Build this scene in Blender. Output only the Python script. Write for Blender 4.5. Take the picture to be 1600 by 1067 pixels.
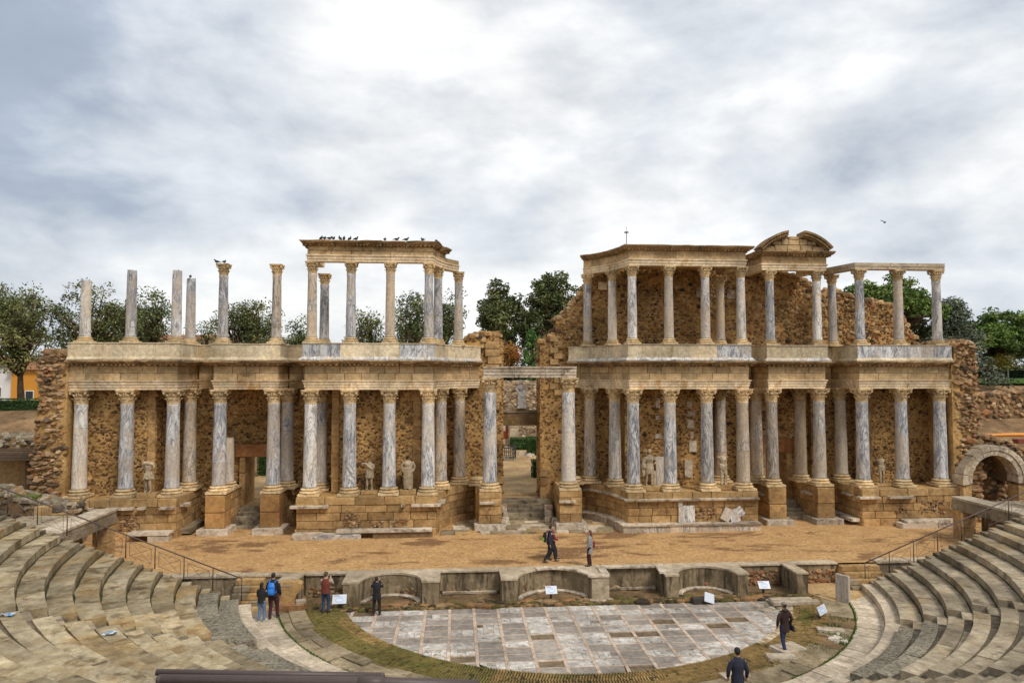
import bpy, bmesh, math, random
from math import radians, sin, cos, pi, sqrt, atan2, hypot
from mathutils import Vector, Matrix, noise

for o in list(bpy.data.objects): bpy.data.objects.remove(o)
sc = bpy.context.scene
COL = sc.collection

# ------------------------------------------------------------------ camera
cam = bpy.data.cameras.new('camera'); camo = bpy.data.objects.new('camera', cam); COL.objects.link(camo)
camo.location = (-4.445, -41.178, 10.30)
camo.rotation_euler = (radians(90 + 2.53), 0, radians(-4.55))
cam.sensor_width = 36; cam.lens = 24.705; cam.clip_start = 0.1; cam.clip_end = 9000
sc.camera = camo

# ------------------------------------------------------------------ light
SUN_EL, SUN_AZ = 50, 36          # sun high behind the camera, a little to the right
sd = Vector((sin(radians(SUN_AZ)) * cos(radians(SUN_EL)), -cos(radians(SUN_AZ)) * cos(radians(SUN_EL)), sin(radians(SUN_EL))))
sun = bpy.data.lights.new('sun', 'SUN'); suno = bpy.data.objects.new('sun', sun); COL.objects.link(suno)
sun.energy = 1.5; sun.angle = radians(18); sun.color = (1.0, 0.94, 0.86)
suno.rotation_euler = sd.to_track_quat('Z', 'Y').to_euler()
sc.view_settings.view_transform = 'Standard'; sc.view_settings.look = 'None'
sc.view_settings.exposure = 0.72; sc.view_settings.gamma = 1.0


class NT:
    """tiny helper for node trees: values may be sockets or constants"""
    def __init__(s, nt): s.t = nt
    def n(s, typ, ins=None, **props):
        nd = s.t.nodes.new('ShaderNode' + typ)
        for k, v in props.items(): setattr(nd, k, v)
        for k, v in (ins or {}).items():
            sock = nd.inputs[k]
            if isinstance(v, bpy.types.NodeSocket): s.t.links.new(v, sock)
            else:
                if getattr(sock, 'type', '') == 'RGBA' and len(v) == 3: v = (*v, 1)
                sock.default_value = v
        return nd
    def mix(s, f, a, b, blend='MIX'):
        nd = s.n('Mix', data_type='RGBA', blend_type=blend, clamp_factor=True)
        for sock, v in ((nd.inputs[0], f), (nd.inputs[6], a), (nd.inputs[7], b)):
            if isinstance(v, bpy.types.NodeSocket): s.t.links.new(v, sock)
            else: sock.default_value = (*v, 1) if not isinstance(v, (int, float)) else v
        return nd.outputs[2]
    def math(s, op, a, b=0.0, c=0.0, clamp=False):
        return s.n('Math', {0: a, 1: b, 2: c}, operation=op, use_clamp=clamp).outputs[0]
    def ramp(s, f, lo, hi):
        return s.n('MapRange', {0: f, 1: lo, 2: hi}, interpolation_type='SMOOTHSTEP').outputs[0]
    def noise(s, vec, scale, detail=4, rough=.55, dist=0.0):
        return s.n('TexNoise', {'Vector': vec, 'Scale': scale, 'Detail': detail, 'Roughness': rough, 'Distortion': dist}).outputs[0]
    def link(s, a, b): s.t.links.new(a, b)


# ------------------------------------------------------------------ sky: broken grey-white cloud sheet over a Nishita sky
w = bpy.data.worlds.new('World'); sc.world = w; w.use_nodes = True
T = NT(w.node_tree); w.node_tree.nodes.clear()
sky = T.n('TexSky', sky_type='NISHITA', sun_disc=False)
sky.sun_elevation = radians(SUN_EL); sky.sun_rotation = radians(180 - SUN_AZ)
tc = T.n('TexCoord').outputs['Generated']
def cloud(scl, rot_y, loc, nscale, det, rough_, dist):
    mp = T.n('Mapping', {'Vector': tc, 'Rotation': (0, radians(rot_y), 0), 'Scale': scl, 'Location': loc}).outputs[0]
    return T.noise(mp, nscale, det, rough_, dist)
n1 = cloud((1.1, 1.0, 2.0), 16, (2.75, .4, 1.1), 1.9, 10, .52, .12)
n2 = cloud((1.0, 1.0, 1.8), -12, (7.7, 3.0, 4.2), 1.3, 6, .5, .1)
n3 = cloud((1.1, 1.0, 2.4), 20, (1.0, 5.0, .3), 4.2, 10, .56, .15)
dens = T.math('ADD', T.math('MULTIPLY', n1, .51), T.math('ADD', T.math('MULTIPLY', n2, .33), T.math('MULTIPLY', n3, .26)))
f1 = T.ramp(dens, .465, .56)
f2 = T.ramp(dens, .53, .67)
cl = T.mix(f1, (2.65, 3.08, 3.75), (4.2, 4.48, 4.85))
cl = T.mix(f2, cl, (6.3, 6.3, 6.2))
tex = T.n('MapRange', {0: n3, 1: .3, 2: .7, 3: .90, 4: 1.10}).outputs[0]
cl = T.mix(1.0, cl, T.n('CombineColor', {0: tex, 1: tex, 2: tex}).outputs[0], 'MULTIPLY')
skyc = T.mix(.95, sky.outputs[0], cl)
bg = T.n('Background', {'Color': skyc, 'Strength': 0.1})
T.link(bg.outputs[0], T.n('OutputWorld').inputs[0])

# ------------------------------------------------------------------ materials
MATS = {}
def new_mat(name):
    m = bpy.data.materials.new(name); m.use_nodes = True; m.node_tree.nodes.clear()
    t = NT(m.node_tree)
    bs = t.n('BsdfPrincipled'); t.link(bs.outputs[0], t.n('OutputMaterial').inputs[0])
    MATS[name] = m
    return t, bs
def pos(t): return t.n('NewGeometry').outputs['Position']
def orand(t): return t.n('ObjectInfo').outputs['Random']
def set_bump(t, bs, h, strength, dist=.05):
    b = t.n('Bump', {'Height': h, 'Strength': strength, 'Distance': dist}); t.link(b.outputs[0], bs.inputs['Normal'])

def stone(name, c1, c2, c3, scale=1.2, stain=(.56, .70), rnd_amt=.35, bump=.6, rough=.92, vcol=False, fine=22, streak=False, warm=None):
    t, bs = new_mat(name)
    p = pos(t); r = orand(t)
    off = t.n('VectorMath', {0: p, 1: t.n('CombineXYZ', {0: t.math('MULTIPLY', r, 37.0), 1: 0.0, 2: t.math('MULTIPLY', r, 19.0)}).outputs[0]}, operation='ADD').outputs[0]
    a = t.noise(off, scale, 5, .6, .3)
    if vcol: base = t.n('VertexColor', layer_name='Col').outputs[0]
    else: base = t.mix(t.ramp(a, .35, .65), c1, c2)
    sv = p
    if streak: sv = t.n('Mapping', {'Vector': p, 'Scale': (1.6, 1.6, .28)}).outputs[0]
    b = t.noise(sv, scale * .9 + .3, 6, .62, .5)
    base = t.mix(t.math('MULTIPLY', t.ramp(b, *stain), .85), base, c3)
    if warm: base = t.mix(t.math('MULTIPLY', t.ramp(t.noise(sv, .55, 4, .6), .5, .68), .6), base, warm)
    g = t.noise(p, fine, 6, .75)
    g2 = t.noise(p, fine * .22, 9, .74)
    val = t.n('MapRange', {0: t.math('ADD', t.math('MULTIPLY', g2, .7), t.math('MULTIPLY', g, .3)), 1: .32, 2: .68, 3: .50, 4: 1.50}).outputs[0]
    lv = t.n('MapRange', {0: t.noise(p, .42, 4, .6), 1: .36, 2: .64, 3: .74, 4: 1.22}).outputs[0]
    val = t.math('MULTIPLY', t.math('MULTIPLY', val, lv), t.math('ADD', t.math('MULTIPLY', r, rnd_amt), 1 - rnd_amt * .5))
    base = t.mix(1.0, base, t.n('CombineColor', {0: val, 1: val, 2: val}).outputs[0], 'MULTIPLY')
    t.link(base, bs.inputs['Base Color']); bs.inputs['Roughness'].default_value = rough
    bs.inputs['Specular IOR Level'].default_value = .25
    h = t.math('ADD', t.math('MULTIPLY', g, .5), t.math('MULTIPLY', g2, 1.3))
    set_bump(t, bs, h, bump, .06)
    return MATS[name]

def marble(name, dark, light, tint, scale=1.0, vein=.5):
    t, bs = new_mat(name)
    oc = t.n('TexCoord').outputs['Object']; r = orand(t)
    off = t.n('VectorMath', {0: oc, 1: t.n('CombineXYZ', {0: t.math('MULTIPLY', r, 61.0), 1: t.math('MULTIPLY', r, 23.0), 2: t.math('MULTIPLY', r, 41.0)}).outputs[0]}, operation='ADD').outputs[0]
    ang = t.math('MULTIPLY', t.math('SUBTRACT', r, .5), 1.9)
    mp = t.n('Mapping', {'Vector': off, 'Rotation': t.n('CombineXYZ', {0: ang, 1: ang, 2: 0.0}).outputs[0], 'Scale': (1.7 * scale, 1.7 * scale, .42 * scale)}).outputs[0]
    a = t.noise(mp, .95, 5, .52, 1.6)
    base = t.mix(t.ramp(a, .38, .60), dark, light)
    v = t.math('ABSOLUTE', t.math('SUBTRACT', t.noise(mp, 1.25, 5, .5, 2.2), .5))
    base = t.mix(t.math('MULTIPLY', t.ramp(v, .06, 0.0), vein), base, (.74, .71, .66))
    v2 = t.math('ABSOLUTE', t.math('SUBTRACT', t.noise(mp, 1.05, 5, .52, 2.6), .47))
    base = t.mix(t.math('MULTIPLY', t.ramp(v2, .05, 0.0), .8), base, (dark[0] * .42, dark[1] * .42, dark[2] * .46))
    base = t.mix(t.math('MULTIPLY', t.ramp(t.noise(t.n('Mapping', {'Vector': off, 'Scale': (1, 1, .55)}).outputs[0], .8, 5, .65), .45, .62), .75), base, tint)
    zc = t.n('SeparateXYZ', {0: oc}).outputs[2]; fr = t.math('FRACT', t.math('MULTIPLY', r, 7.31)); on = t.math('GREATER_THAN', t.math('FRACT', t.math('MULTIPLY', r, 13.7)), .62)
    drum = t.math('MULTIPLY', t.math('GREATER_THAN', t.math('ADD', .6, t.math('MULTIPLY', fr, 3.4)), t.math('ADD', zc, t.math('MULTIPLY', t.noise(off, 1.3, 3, .5), .25))), on)
    base = t.mix(t.math('MULTIPLY', drum, .5), base, tint)
    crack = t.math('MULTIPLY', t.math('LESS_THAN', t.math('ABSOLUTE', t.math('SUBTRACT', t.math('ADD', .6, t.math('MULTIPLY', fr, 3.4)), t.math('ADD', zc, t.math('MULTIPLY', t.noise(off, 1.3, 3, .5), .25)))), .013), on)
    base = t.mix(t.math('MULTIPLY', crack, .5), base, (.07, .055, .04))
    g = t.noise(off, 7, 9, .75); val = t.n('MapRange', {0: g, 1: .32, 2: .68, 3: .76, 4: 1.24}).outputs[0]
    val = t.math('MULTIPLY', val, t.math('ADD', t.math('MULTIPLY', r, .34), .80))
    base = t.mix(1.0, base, t.n('CombineColor', {0: val, 1: val, 2: val}).outputs[0], 'MULTIPLY')
    t.link(base, bs.inputs['Base Color']); bs.inputs['Roughness'].default_value = .68
    bs.inputs['Specular IOR Level'].default_value = .25
    set_bump(t, bs, g, .5, .05)
    return MATS[name]

def plain(name, c, rough=.7, metal=0.0, var=.12, scale=9, bump=.15):
    t, bs = new_mat(name)
    g = t.noise(pos(t), scale, 4, .6); val = t.math('ADD', t.math('MULTIPLY', g, var * 2), 1 - var)
    base = t.mix(1.0, c, t.n('CombineColor', {0: val, 1: val, 2: val}).outputs[0], 'MULTIPLY')
    t.link(base, bs.inputs['Base Color']); bs.inputs['Roughness'].default_value = rough; bs.inputs['Metallic'].default_value = metal
    if bump: set_bump(t, bs, g, bump, .02)
    return MATS[name]

ASHLAR = stone('ashlar_ochre', (.48, .30, .13), (.34, .20, .08), (.10, .058, .027), 1.3, (.58, .75), .5, .8)
ASHLAR_P = stone('ashlar_pale', (.50, .33, .15), (.39, .235, .095), (.16, .095, .045), 1.3, (.6, .75), .4, .7)
FRIEZE = stone('frieze_granite', (.53, .38, .205), (.44, .29, .14), (.22, .135, .065), 1.1, (.6, .76), .4, .6)
ARCHI = stone('architrave_stone', (.74, .60, .41), (.66, .50, .31), (.46, .24, .07), .9, (.55, .70), .25, .5, streak=True)
CORNICE = stone('cornice_stone', (.38, .25, .125), (.26, .16, .075), (.10, .065, .038), 1.6, (.52, .7), .4, .9)
PLASTER = stone('parapet_plaster', (.65, .545, .37), (.57, .45, .285), (.36, .25, .12), .8, (.55, .75), .25, .4, streak=True)
CREAM = stone('cream_marble', (.70, .54, .32), (.56, .39, .19), (.20, .12, .06), 3.0, (.57, .72), .3, .6, .8)
WHITE = stone('weathered_white_marble', (.62, .53, .41), (.48, .39, .29), (.20, .14, .09), 2.2, (.50, .66), .35, .7, .8)
STATUE = stone('statue_marble', (.47, .38, .26), (.37, .285, .185), (.14, .10, .065), 4.0, (.54, .7), .2, .5, .8)
MORTAR = stone('rubble_mortar', (.54, .33, .125), (.41, .235, .082), (.17, .09, .034), 1.1, (.54, .72), .0, 1.0, warm=(.57, .385, .175))
RUBBLE = stone('rubble_stone', (0, 0, 0), (0, 0, 0), (.10, .058, .03), 2.5, (.6, .8), .0, .9, vcol=True)
SEAT = stone('seat_stone', (.44, .365, .235), (.33, .255, .145), (.13, .085, .04), 1.1, (.50, .66), .6, .7, warm=(.31, .195, .07), fine=14)
SEAT_G = stone('seat_stone_grey', (.36, .30, .21), (.27, .215, .14), (.11, .085, .055), 1.2, (.52, .68), .5, .55, warm=(.30, .21, .10), fine=14)
PAVE = stone('pale_paving', (.56, .47, .35), (.46, .37, .26), (.27, .19, .11), 1.6, (.58, .74), .35, .45)
SLAB = stone('old_paving_slab', (.34, .27, .17), (.26, .20, .115), (.12, .09, .04), 1.6, (.54, .7), .45, .7)
CONC = stone('pulpitum_render', (.31, .24, .15), (.22, .165, .095), (.065, .048, .028), 1.5, (.47, .62), .2, .5, streak=True)
CONC_TOP = stone('pulpitum_coping', (.50, .41, .29), (.42, .33, .22), (.24, .17, .1), 1.6, (.58, .75), .3, .4)
DIRT_SHADE = stone('joint_dirt_shade', (.075, .055, .03), (.05, .045, .02), (.06, .07, .018), 2.0, (.5, .6), 0, .8)
BRICK = stone('mossy_brick', (.34, .22, .075), (.23, .15, .05), (.12, .11, .025), .8, (.5, .68), .0, .8, vcol=True)
MOSSROCK = stone('mossy_rock', (.25, .16, .08), (.16, .10, .05), (.12, .105, .025), .9, (.52, .68), .3, 1.0)
LITTLE = stone('tile_grey', (.34, .295, .245), (.265, .23, .195), (.17, .13, .09), 2.0, (.6, .76), .4, .3, .6)
TILE_W = stone('tile_white', (.58, .54, .48), (.40, .365, .32), (.16, .13, .09), 3.6, (.56, .66), .3, .4, .6)
TILE_B = stone('tile_missing', (.27, .205, .13), (.20, .145, .085), (.10, .06, .025), 2.2, (.55, .7), .4, .9)
STRIP = stone('tile_strip', (.56, .44, .34), (.46, .345, .255), (.36, .25, .16), 2.2, (.6, .78), .25, .3, .6)
EARTH = stone('earth', (.27, .17, .085), (.20, .12, .06), (.10, .065, .03), .35, (.5, .7), .0, 1.0, fine=7)
GARDEN = stone('garden_sand', (.46, .31, .15), (.40, .26, .12), (.28, .17, .07), .5, (.56, .75), .0, .6)
WOODY = stone('bark', (.13, .085, .05), (.09, .06, .035), (.05, .035, .02), 2.5, (.55, .7), .2, .8)
PEB = stone('pebbled_concrete', (.36, .32, .235), (.25, .215, .155), (.12, .10, .065), 9.0, (.5, .62), .2, 1.0, fine=30)
STEP = stone('worn_step', (.29, .24, .165), (.21, .165, .105), (.09, .065, .04), 1.4, (.5, .66), .4, .8)
M_BLUE = marble('marble_blue_grey', (.28, .285, .305), (.55, .54, .53), (.47, .39, .30), 1.0, .6)
M_PALE = marble('marble_pale_grey', (.34, .33, .32), (.66, .62, .56), (.57, .46, .33), 1.0, .6)
M_BEIGE = marble('marble_beige_grey', (.32, .275, .23), (.56, .48, .38), (.53, .40, .26), 1.1, .45)
M_VEIN = marble('marble_white_blue', (.23, .25, .29), (.70, .68, .65), (.60, .53, .43), 1.2, .9)
METAL = plain('brown_rail_paint', (.08, .054, .047), .5, .0, .28, 26, .12)
GRASS = plain('lawn', (.075, .15, .025), .9, 0, .35, 3, .8)
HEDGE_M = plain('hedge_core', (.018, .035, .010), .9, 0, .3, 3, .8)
MOSS = plain('moss', (.10, .12, .018), .95, 0, .4, 7, .8)

def gravel():
    t, bs = new_mat('stage_gravel'); p = pos(t)
    a = t.noise(p, 1.1, 6, .65, .4); b = t.noise(t.n('Mapping', {'Vector': p, 'Scale': (.5, 1.15, 1)}).outputs[0], .55, 5, .6, .5)
    base = t.mix(t.ramp(a, .3, .7), (.61, .365, .15), (.47, .265, .10))
    base = t.mix(t.math('MULTIPLY', t.ramp(b, .535, .62), .85), base, (.20, .095, .034))
    g = t.noise(p, 5.5, 10, .8); val = t.n('MapRange', {0: g, 1: .34, 2: .66, 3: .5, 4: 1.45}).outputs[0]
    base = t.mix(1.0, base, t.n('CombineColor', {0: val, 1: val, 2: val}).outputs[0], 'MULTIPLY')
    t.link(base, bs.inputs['Base Color']); bs.inputs['Roughness'].default_value = .95
    set_bump(t, bs, t.math('ADD', g, t.noise(p, 5, 5, .7)), .9, .08)
    return MATS['stage_gravel']
GRAVEL = gravel()

def leafmat():
    t, bs = new_mat('leaf')
    c = t.n('VertexColor', layer_name='Col').outputs[0]
    t.link(c, bs.inputs['Base Color']); bs.inputs['Roughness'].default_value = .6
    bs.inputs['Specular IOR Level'].default_value = .2
    bs.inputs['Transmission Weight'].default_value = 0
    return MATS['leaf']
LEAF = leafmat()
def vcolmat():
    t, bs = new_mat('printed_surface')
    t.link(t.n('VertexColor', layer_name='Col').outputs[0], bs.inputs['Base Color']); bs.inputs['Roughness'].default_value = .5
    return MATS['printed_surface']
PRINT = vcolmat()
# ------------------------------------------------------------------ mesh helpers
R = random.Random(11)
class MB:
    def __init__(s): s.v = []; s.f = []; s.c = []
    def add(s, vs, fs, col=None):
        b = len(s.v); s.v += [tuple(p) for p in vs]; s.f += [tuple(i + b for i in f) for f in fs]
        s.c += [col or (1, 1, 1)] * len(fs)
    def box(s, c, d, rz=0.0, col=None, jit=0.0):
        hx, hy, hz = d[0] / 2, d[1] / 2, d[2] / 2; ca, sa = cos(rz), sin(rz); vs = []
        for z in (-hz, hz):
            for x, y in ((-hx, -hy), (hx, -hy), (hx, hy), (-hx, hy)):
                x += R.uniform(-jit, jit); y += R.uniform(-jit, jit); zz = z + R.uniform(-jit, jit)
                vs.append((c[0] + x * ca - y * sa, c[1] + x * sa + y * ca, c[2] + zz))
        s.add(vs, [(0, 3, 2, 1), (4, 5, 6, 7), (0, 1, 5, 4), (1, 2, 6, 5), (2, 3, 7, 6), (3, 0, 4, 7)], col)
    def prism(s, poly, z0, z1, col=None):
        n = len(poly)
        if sum(poly[i][0] * poly[(i + 1) % n][1] - poly[(i + 1) % n][0] * poly[i][1] for i in range(n)) < 0: poly = poly[::-1]
        vs = [(x, y, z0) for x, y in poly] + [(x, y, z1) for x, y in poly]
        s.add(vs, [tuple(range(n))[::-1], tuple(range(n, 2 * n))] + [(i, (i + 1) % n, n + (i + 1) % n, n + i) for i in range(n)], col)
    def loft(s, rings, caps=True, col=None, closed=True):
        """rings: list of equally long vertex lists"""
        n = len(rings[0]); vs = [p for r in rings for p in r]; fs = []
        for k in range(len(rings) - 1):
            for i in range(n if closed else n - 1):
                j = (i + 1) % n; fs.append((k * n + i, k * n + j, (k + 1) * n + j, (k + 1) * n + i))
        if caps: fs += [tuple(range(n))[::-1], tuple(range((len(rings) - 1) * n, len(rings) * n))]
        s.add(vs, fs, col)
    def tube(s, pts, rad, sides=8, caps=True, col=None, flat=1.0):
        """tapered tube along points; rad number or list"""
        pts = [Vector(p) for p in pts]; rad = rad if isinstance(rad, (list, tuple)) else [rad] * len(pts)
        rings = []; prev = None
        for i, p in enumerate(pts):
            d = (pts[min(i + 1, len(pts) - 1)] - pts[max(i - 1, 0)]).normalized()
            ref = Vector((0, 0, 1)) if abs(d.z) < .9 else Vector((0, 1, 0))
            u = d.cross(ref).normalized() if prev is None else (prev - d * prev.dot(d)).normalized()
            prev = u; v = d.cross(u)
            rr = rad[i] if isinstance(rad[i], (tuple, list)) else (rad[i], rad[i] * flat)
            rings.append([p + u * cos(a) * rr[0] + v * sin(a) * rr[1] for a in [2 * pi * k / sides for k in range(sides)]])
        s.loft(rings, caps, col)
    def lathe(s, c, prof, sides=20, col=None):
        rings = [[(c[0] + r * cos(2 * pi * k / sides), c[1] + r * sin(2 * pi * k / sides), c[2] + z) for k in range(sides)] for r, z in prof]
        s.loft(rings, True, col)
    def ball(s, c, r, col=None, n=8, m=6):
        r = r if isinstance(r, (tuple, list)) else (r, r, r); rings = []
        for k in range(m + 1):
            a = -pi / 2 + pi * (k * .94 + .03 * m) / m
            rings.append([(c[0] + r[0] * cos(a) * cos(2 * pi * i / n), c[1] + r[1] * cos(a) * sin(2 * pi * i / n), c[2] + r[2] * sin(a)) for i in range(n)])
        s.loft(rings, True, col)
    def mesh(s, name, mat, smooth=False):
        me = bpy.data.meshes.new(name); me.from_pydata(s.v, [], s.f)
        if mat: me.materials.append(mat)
        if any(c != (1, 1, 1) for c in s.c):
            at = me.color_attributes.new('Col', 'BYTE_COLOR', 'CORNER'); buf = []
            for f, c in zip(s.f, s.c): buf += [c[0], c[1], c[2], 1.0] * len(f)
            at.data.foreach_set('color', buf)
        if smooth: me.polygons.foreach_set('use_smooth', [True] * len(me.polygons))
        me.update(); return me
    def build(s, name, mat, parent=None, smooth=False, kind=None):
        return link(name, s.mesh(name, mat, smooth), parent, kind)

def link(name, me, parent=None, kind=None):
    o = bpy.data.objects.new(name, me); COL.objects.link(o)
    if parent: attach(o, parent)
    if kind: o['kind'] = kind
    return o
def world(o): return o.matrix_basis.copy() if o.parent is None else world(o.parent) @ o.matrix_parent_inverse @ o.matrix_basis
def attach(o, p):
    o.parent = p; o.matrix_parent_inverse = world(p).inverted()
def thing(name, label, cat, loc=(0, 0, 0), group=None):
    o = bpy.data.objects.new(name, None); COL.objects.link(o); o.location = loc; o.empty_display_size = .2
    return tag(o, label, cat, group)
def tag(o, label, cat, group=None):
    o['label'] = label; o['category'] = cat
    if 'kind' not in o: o['kind'] = 'thing'
    if group: o['group'] = group
    return o
def structure(o): o['kind'] = 'structure'; return o

# block of stone: a few jittered, bevelled unit cubes, shared and scaled
_BL = {}
def unit_block(var, mat):
    k = (var, mat.name)
    if k not in _BL:
        bm = bmesh.new(); bmesh.ops.create_cube(bm, size=1.0)
        bmesh.ops.bevel(bm, geom=bm.edges[:], offset=.035, segments=1, affect='EDGES')
        rr = random.Random(var)
        for v in bm.verts: v.co += Vector([rr.uniform(-.014, .014) for _ in range(3)])
        me = bpy.data.meshes.new('stone_block'); bm.to_mesh(me); bm.free(); me.materials.append(mat); _BL[k] = me
    return _BL[k]
def block(name, parent, c, d, rz, mat, tilt=0.0):
    o = bpy.data.objects.new(name, unit_block(R.randrange(7), mat)); COL.objects.link(o)
    o.location = c; o.scale = d; o.rotation_euler = (tilt, 0, rz)
    if parent: attach(o, parent)
    return o

def ashlar(parent, path, courses, mat, lens=(.7, 1.5), depth=.34, name='stone_block', skip=0.0, proud=.0):
    """blocks laid in courses along a plan polyline; outward is to the right of the walking direction"""
    for (x0, y0), (x1, y1) in zip(path[:-1], path[1:]):
        L = hypot(x1 - x0, y1 - y0); dx, dy = (x1 - x0) / L, (y1 - y0) / L; nx, ny = dy, -dx; a = atan2(dy, dx)
        for ci, (z0, z1) in enumerate(courses):
            s = 0.0
            while s < L - .02:
                w_ = R.uniform(*lens)
                if L - s - w_ < lens[0] * .55: w_ = L - s
                if R.random() >= skip:
                    off = proud + R.uniform(-.018, .018) - depth / 2
                    m = s + w_ / 2
                    block(name, parent, (x0 + dx * m + nx * off, y0 + dy * m + ny * off, (z0 + z1) / 2), (w_ - .03, depth, z1 - z0 - .026), a, mat)
                s += w_

def miter(path):
    out = []
    for i, p in enumerate(path):
        ns = []
        for j in (i - 1, i):
            if 0 <= j < len(path) - 1:
                dx, dy = path[j + 1][0] - path[j][0], path[j + 1][1] - path[j][1]; L = hypot(dx, dy); ns.append((dy / L, -dx / L))
        n = Vector((sum(q[0] for q in ns), sum(q[1] for q in ns))).normalized()
        k = 1 / max(.35, n.x * ns[0][0] + n.y * ns[0][1]); out.append((n.x * k, n.y * k))
    return out
def resample(path, step):
    """split straight runs so pieces are about `step` long; returns list of pieces (each a list of indices into pts)"""
    pts = [path[0]]
    for a, b in zip(path[:-1], path[1:]):
        L = hypot(b[0] - a[0], b[1] - a[1]); n = max(1, round(L / step))
        for k in range(1, n + 1): pts.append((a[0] + (b[0] - a[0]) * k / n, a[1] + (b[1] - a[1]) * k / n))
    return pts
def sweep(parent, name, path, prof, mat, step=1.6, gap=.012, jit=0.0, skip=0.0, dent=None, rough=0.0, smooth=False):
    """profile [(out, z)...] carried along a plan path, cut into pieces, each an object"""
    pts = resample(path, step); nn = miter(pts); res = []
    for i in range(len(pts) - 1):
        if R.random() < skip: continue
        mb = MB(); a, b = pts[i], pts[i + 1]; L = hypot(b[0] - a[0], b[1] - a[1]); g = min(gap, L * .1) / 2 / L
        jo, jz = R.uniform(-jit, jit), R.uniform(-jit, jit) * .4
        rings = []; nseg = max(1, int(L / .35)) if rough else 1
        for q in range(nseg + 1):
            t = g + (1 - 2 * g) * q / nseg
            c = (a[0] + (b[0] - a[0]) * t, a[1] + (b[1] - a[1]) * t); n = (nn[i][0] * (1 - t) + nn[i + 1][0] * t, nn[i][1] * (1 - t) + nn[i + 1][1] * t)
            ring = []
            for (o, z) in prof:
                ro = R.uniform(-rough, rough * .4) if o > .3 else 0; rz_ = R.uniform(-rough, rough) * .6 if o > .3 else 0
                ring.append((c[0] + n[0] * (o + jo + ro), c[1] + n[1] * (o + jo + ro), z + jz + rz_))
            rings.append(ring)
        mb.loft(rings)
        if dent:
            o0, o1, z0, z1, sp, wd = dent; m = max(1, int(L / sp))
            for q in range(m):
                t = (q + .5) / m; c = (a[0] + (b[0] - a[0]) * t, a[1] + (b[1] - a[1]) * t); n = (nn[i][0] * (1 - t) + nn[i + 1][0] * t, nn[i][1] * (1 - t) + nn[i + 1][1] * t)
                if R.random() < .12: continue
                o = (o0 + o1) / 2 + jo
                mb.box((c[0] + n[0] * o, c[1] + n[1] * o, (z0 + z1) / 2), (wd, o1 - o0, z1 - z0), atan2(b[1] - a[1], b[0] - a[0]))
        res.append(mb.build(name, mat, parent, smooth))
    return res

# rubble masonry -----------------------------------------------------------
PAL_LOW = [((.19, .10, .042), 5), ((.13, .07, .032), 3), ((.27, .148, .058), 5), ((.38, .225, .09), 5), ((.48, .31, .135), 3), ((.08, .05, .03), 1)]
PAL_UP = [((.23, .13, .055), 4), ((.15, .088, .045), 2), ((.30, .18, .08), 5), ((.42, .265, .12), 5), ((.50, .35, .19), 3), ((.06, .05, .042), 1), ((.33, .14, .06), 1)]
PAL_END = [((.36, .22, .11), 5), ((.29, .17, .08), 4), ((.44, .30, .17), 4), ((.22, .135, .07), 3), ((.12, .08, .05), 2), ((.36, .16, .07), 2)]
PAL_GREY = [((.30, .25, .18), 4), ((.22, .18, .12), 4), ((.38, .31, .22), 3), ((.14, .11, .08), 3), ((.28, .18, .09), 2)]
def pick(pal):
    c = R.choices([p[0] for p in pal], [p[1] for p in pal])[0]; k = R.uniform(.8, 1.25); return tuple(min(.9, q * k) for q in c)
def inside(poly, x, y):
    r = False; n = len(poly); j = n - 1
    for i in range(n):
        if (poly[i][1] > y) != (poly[j][1] > y) and x < (poly[j][0] - poly[i][0]) * (y - poly[i][1]) / (poly[j][1] - poly[i][1]) + poly[i][0]: r = not r
        j = i
    return r
def pebble(mb, c, u, v, n, ru, rv, h, col):
    k = R.choice((5, 6, 6, 7)); ph = R.uniform(0, 6); lo = []; mi = []; hi = []
    tu, tv = R.uniform(-.25, .25), R.uniform(-.25, .25)
    for i in range(k):
        a = ph + 2 * pi * i / k + R.uniform(-.25, .25); q = R.uniform(.78, 1.12); x, y = cos(a) * ru * q, sin(a) * rv * q
        lo.append(c + u * x + v * y - n * .06); mi.append(c + u * x * .97 + v * y * .97 + n * h * .55)
        hi.append(c + u * x * .66 + v * y * .66 + n * (h * (1 + tu * cos(a) + tv * sin(a))))
    mb.loft([lo, mi, hi], caps=False, col=col); mb.add(hi, [tuple(range(k))], col)
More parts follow.
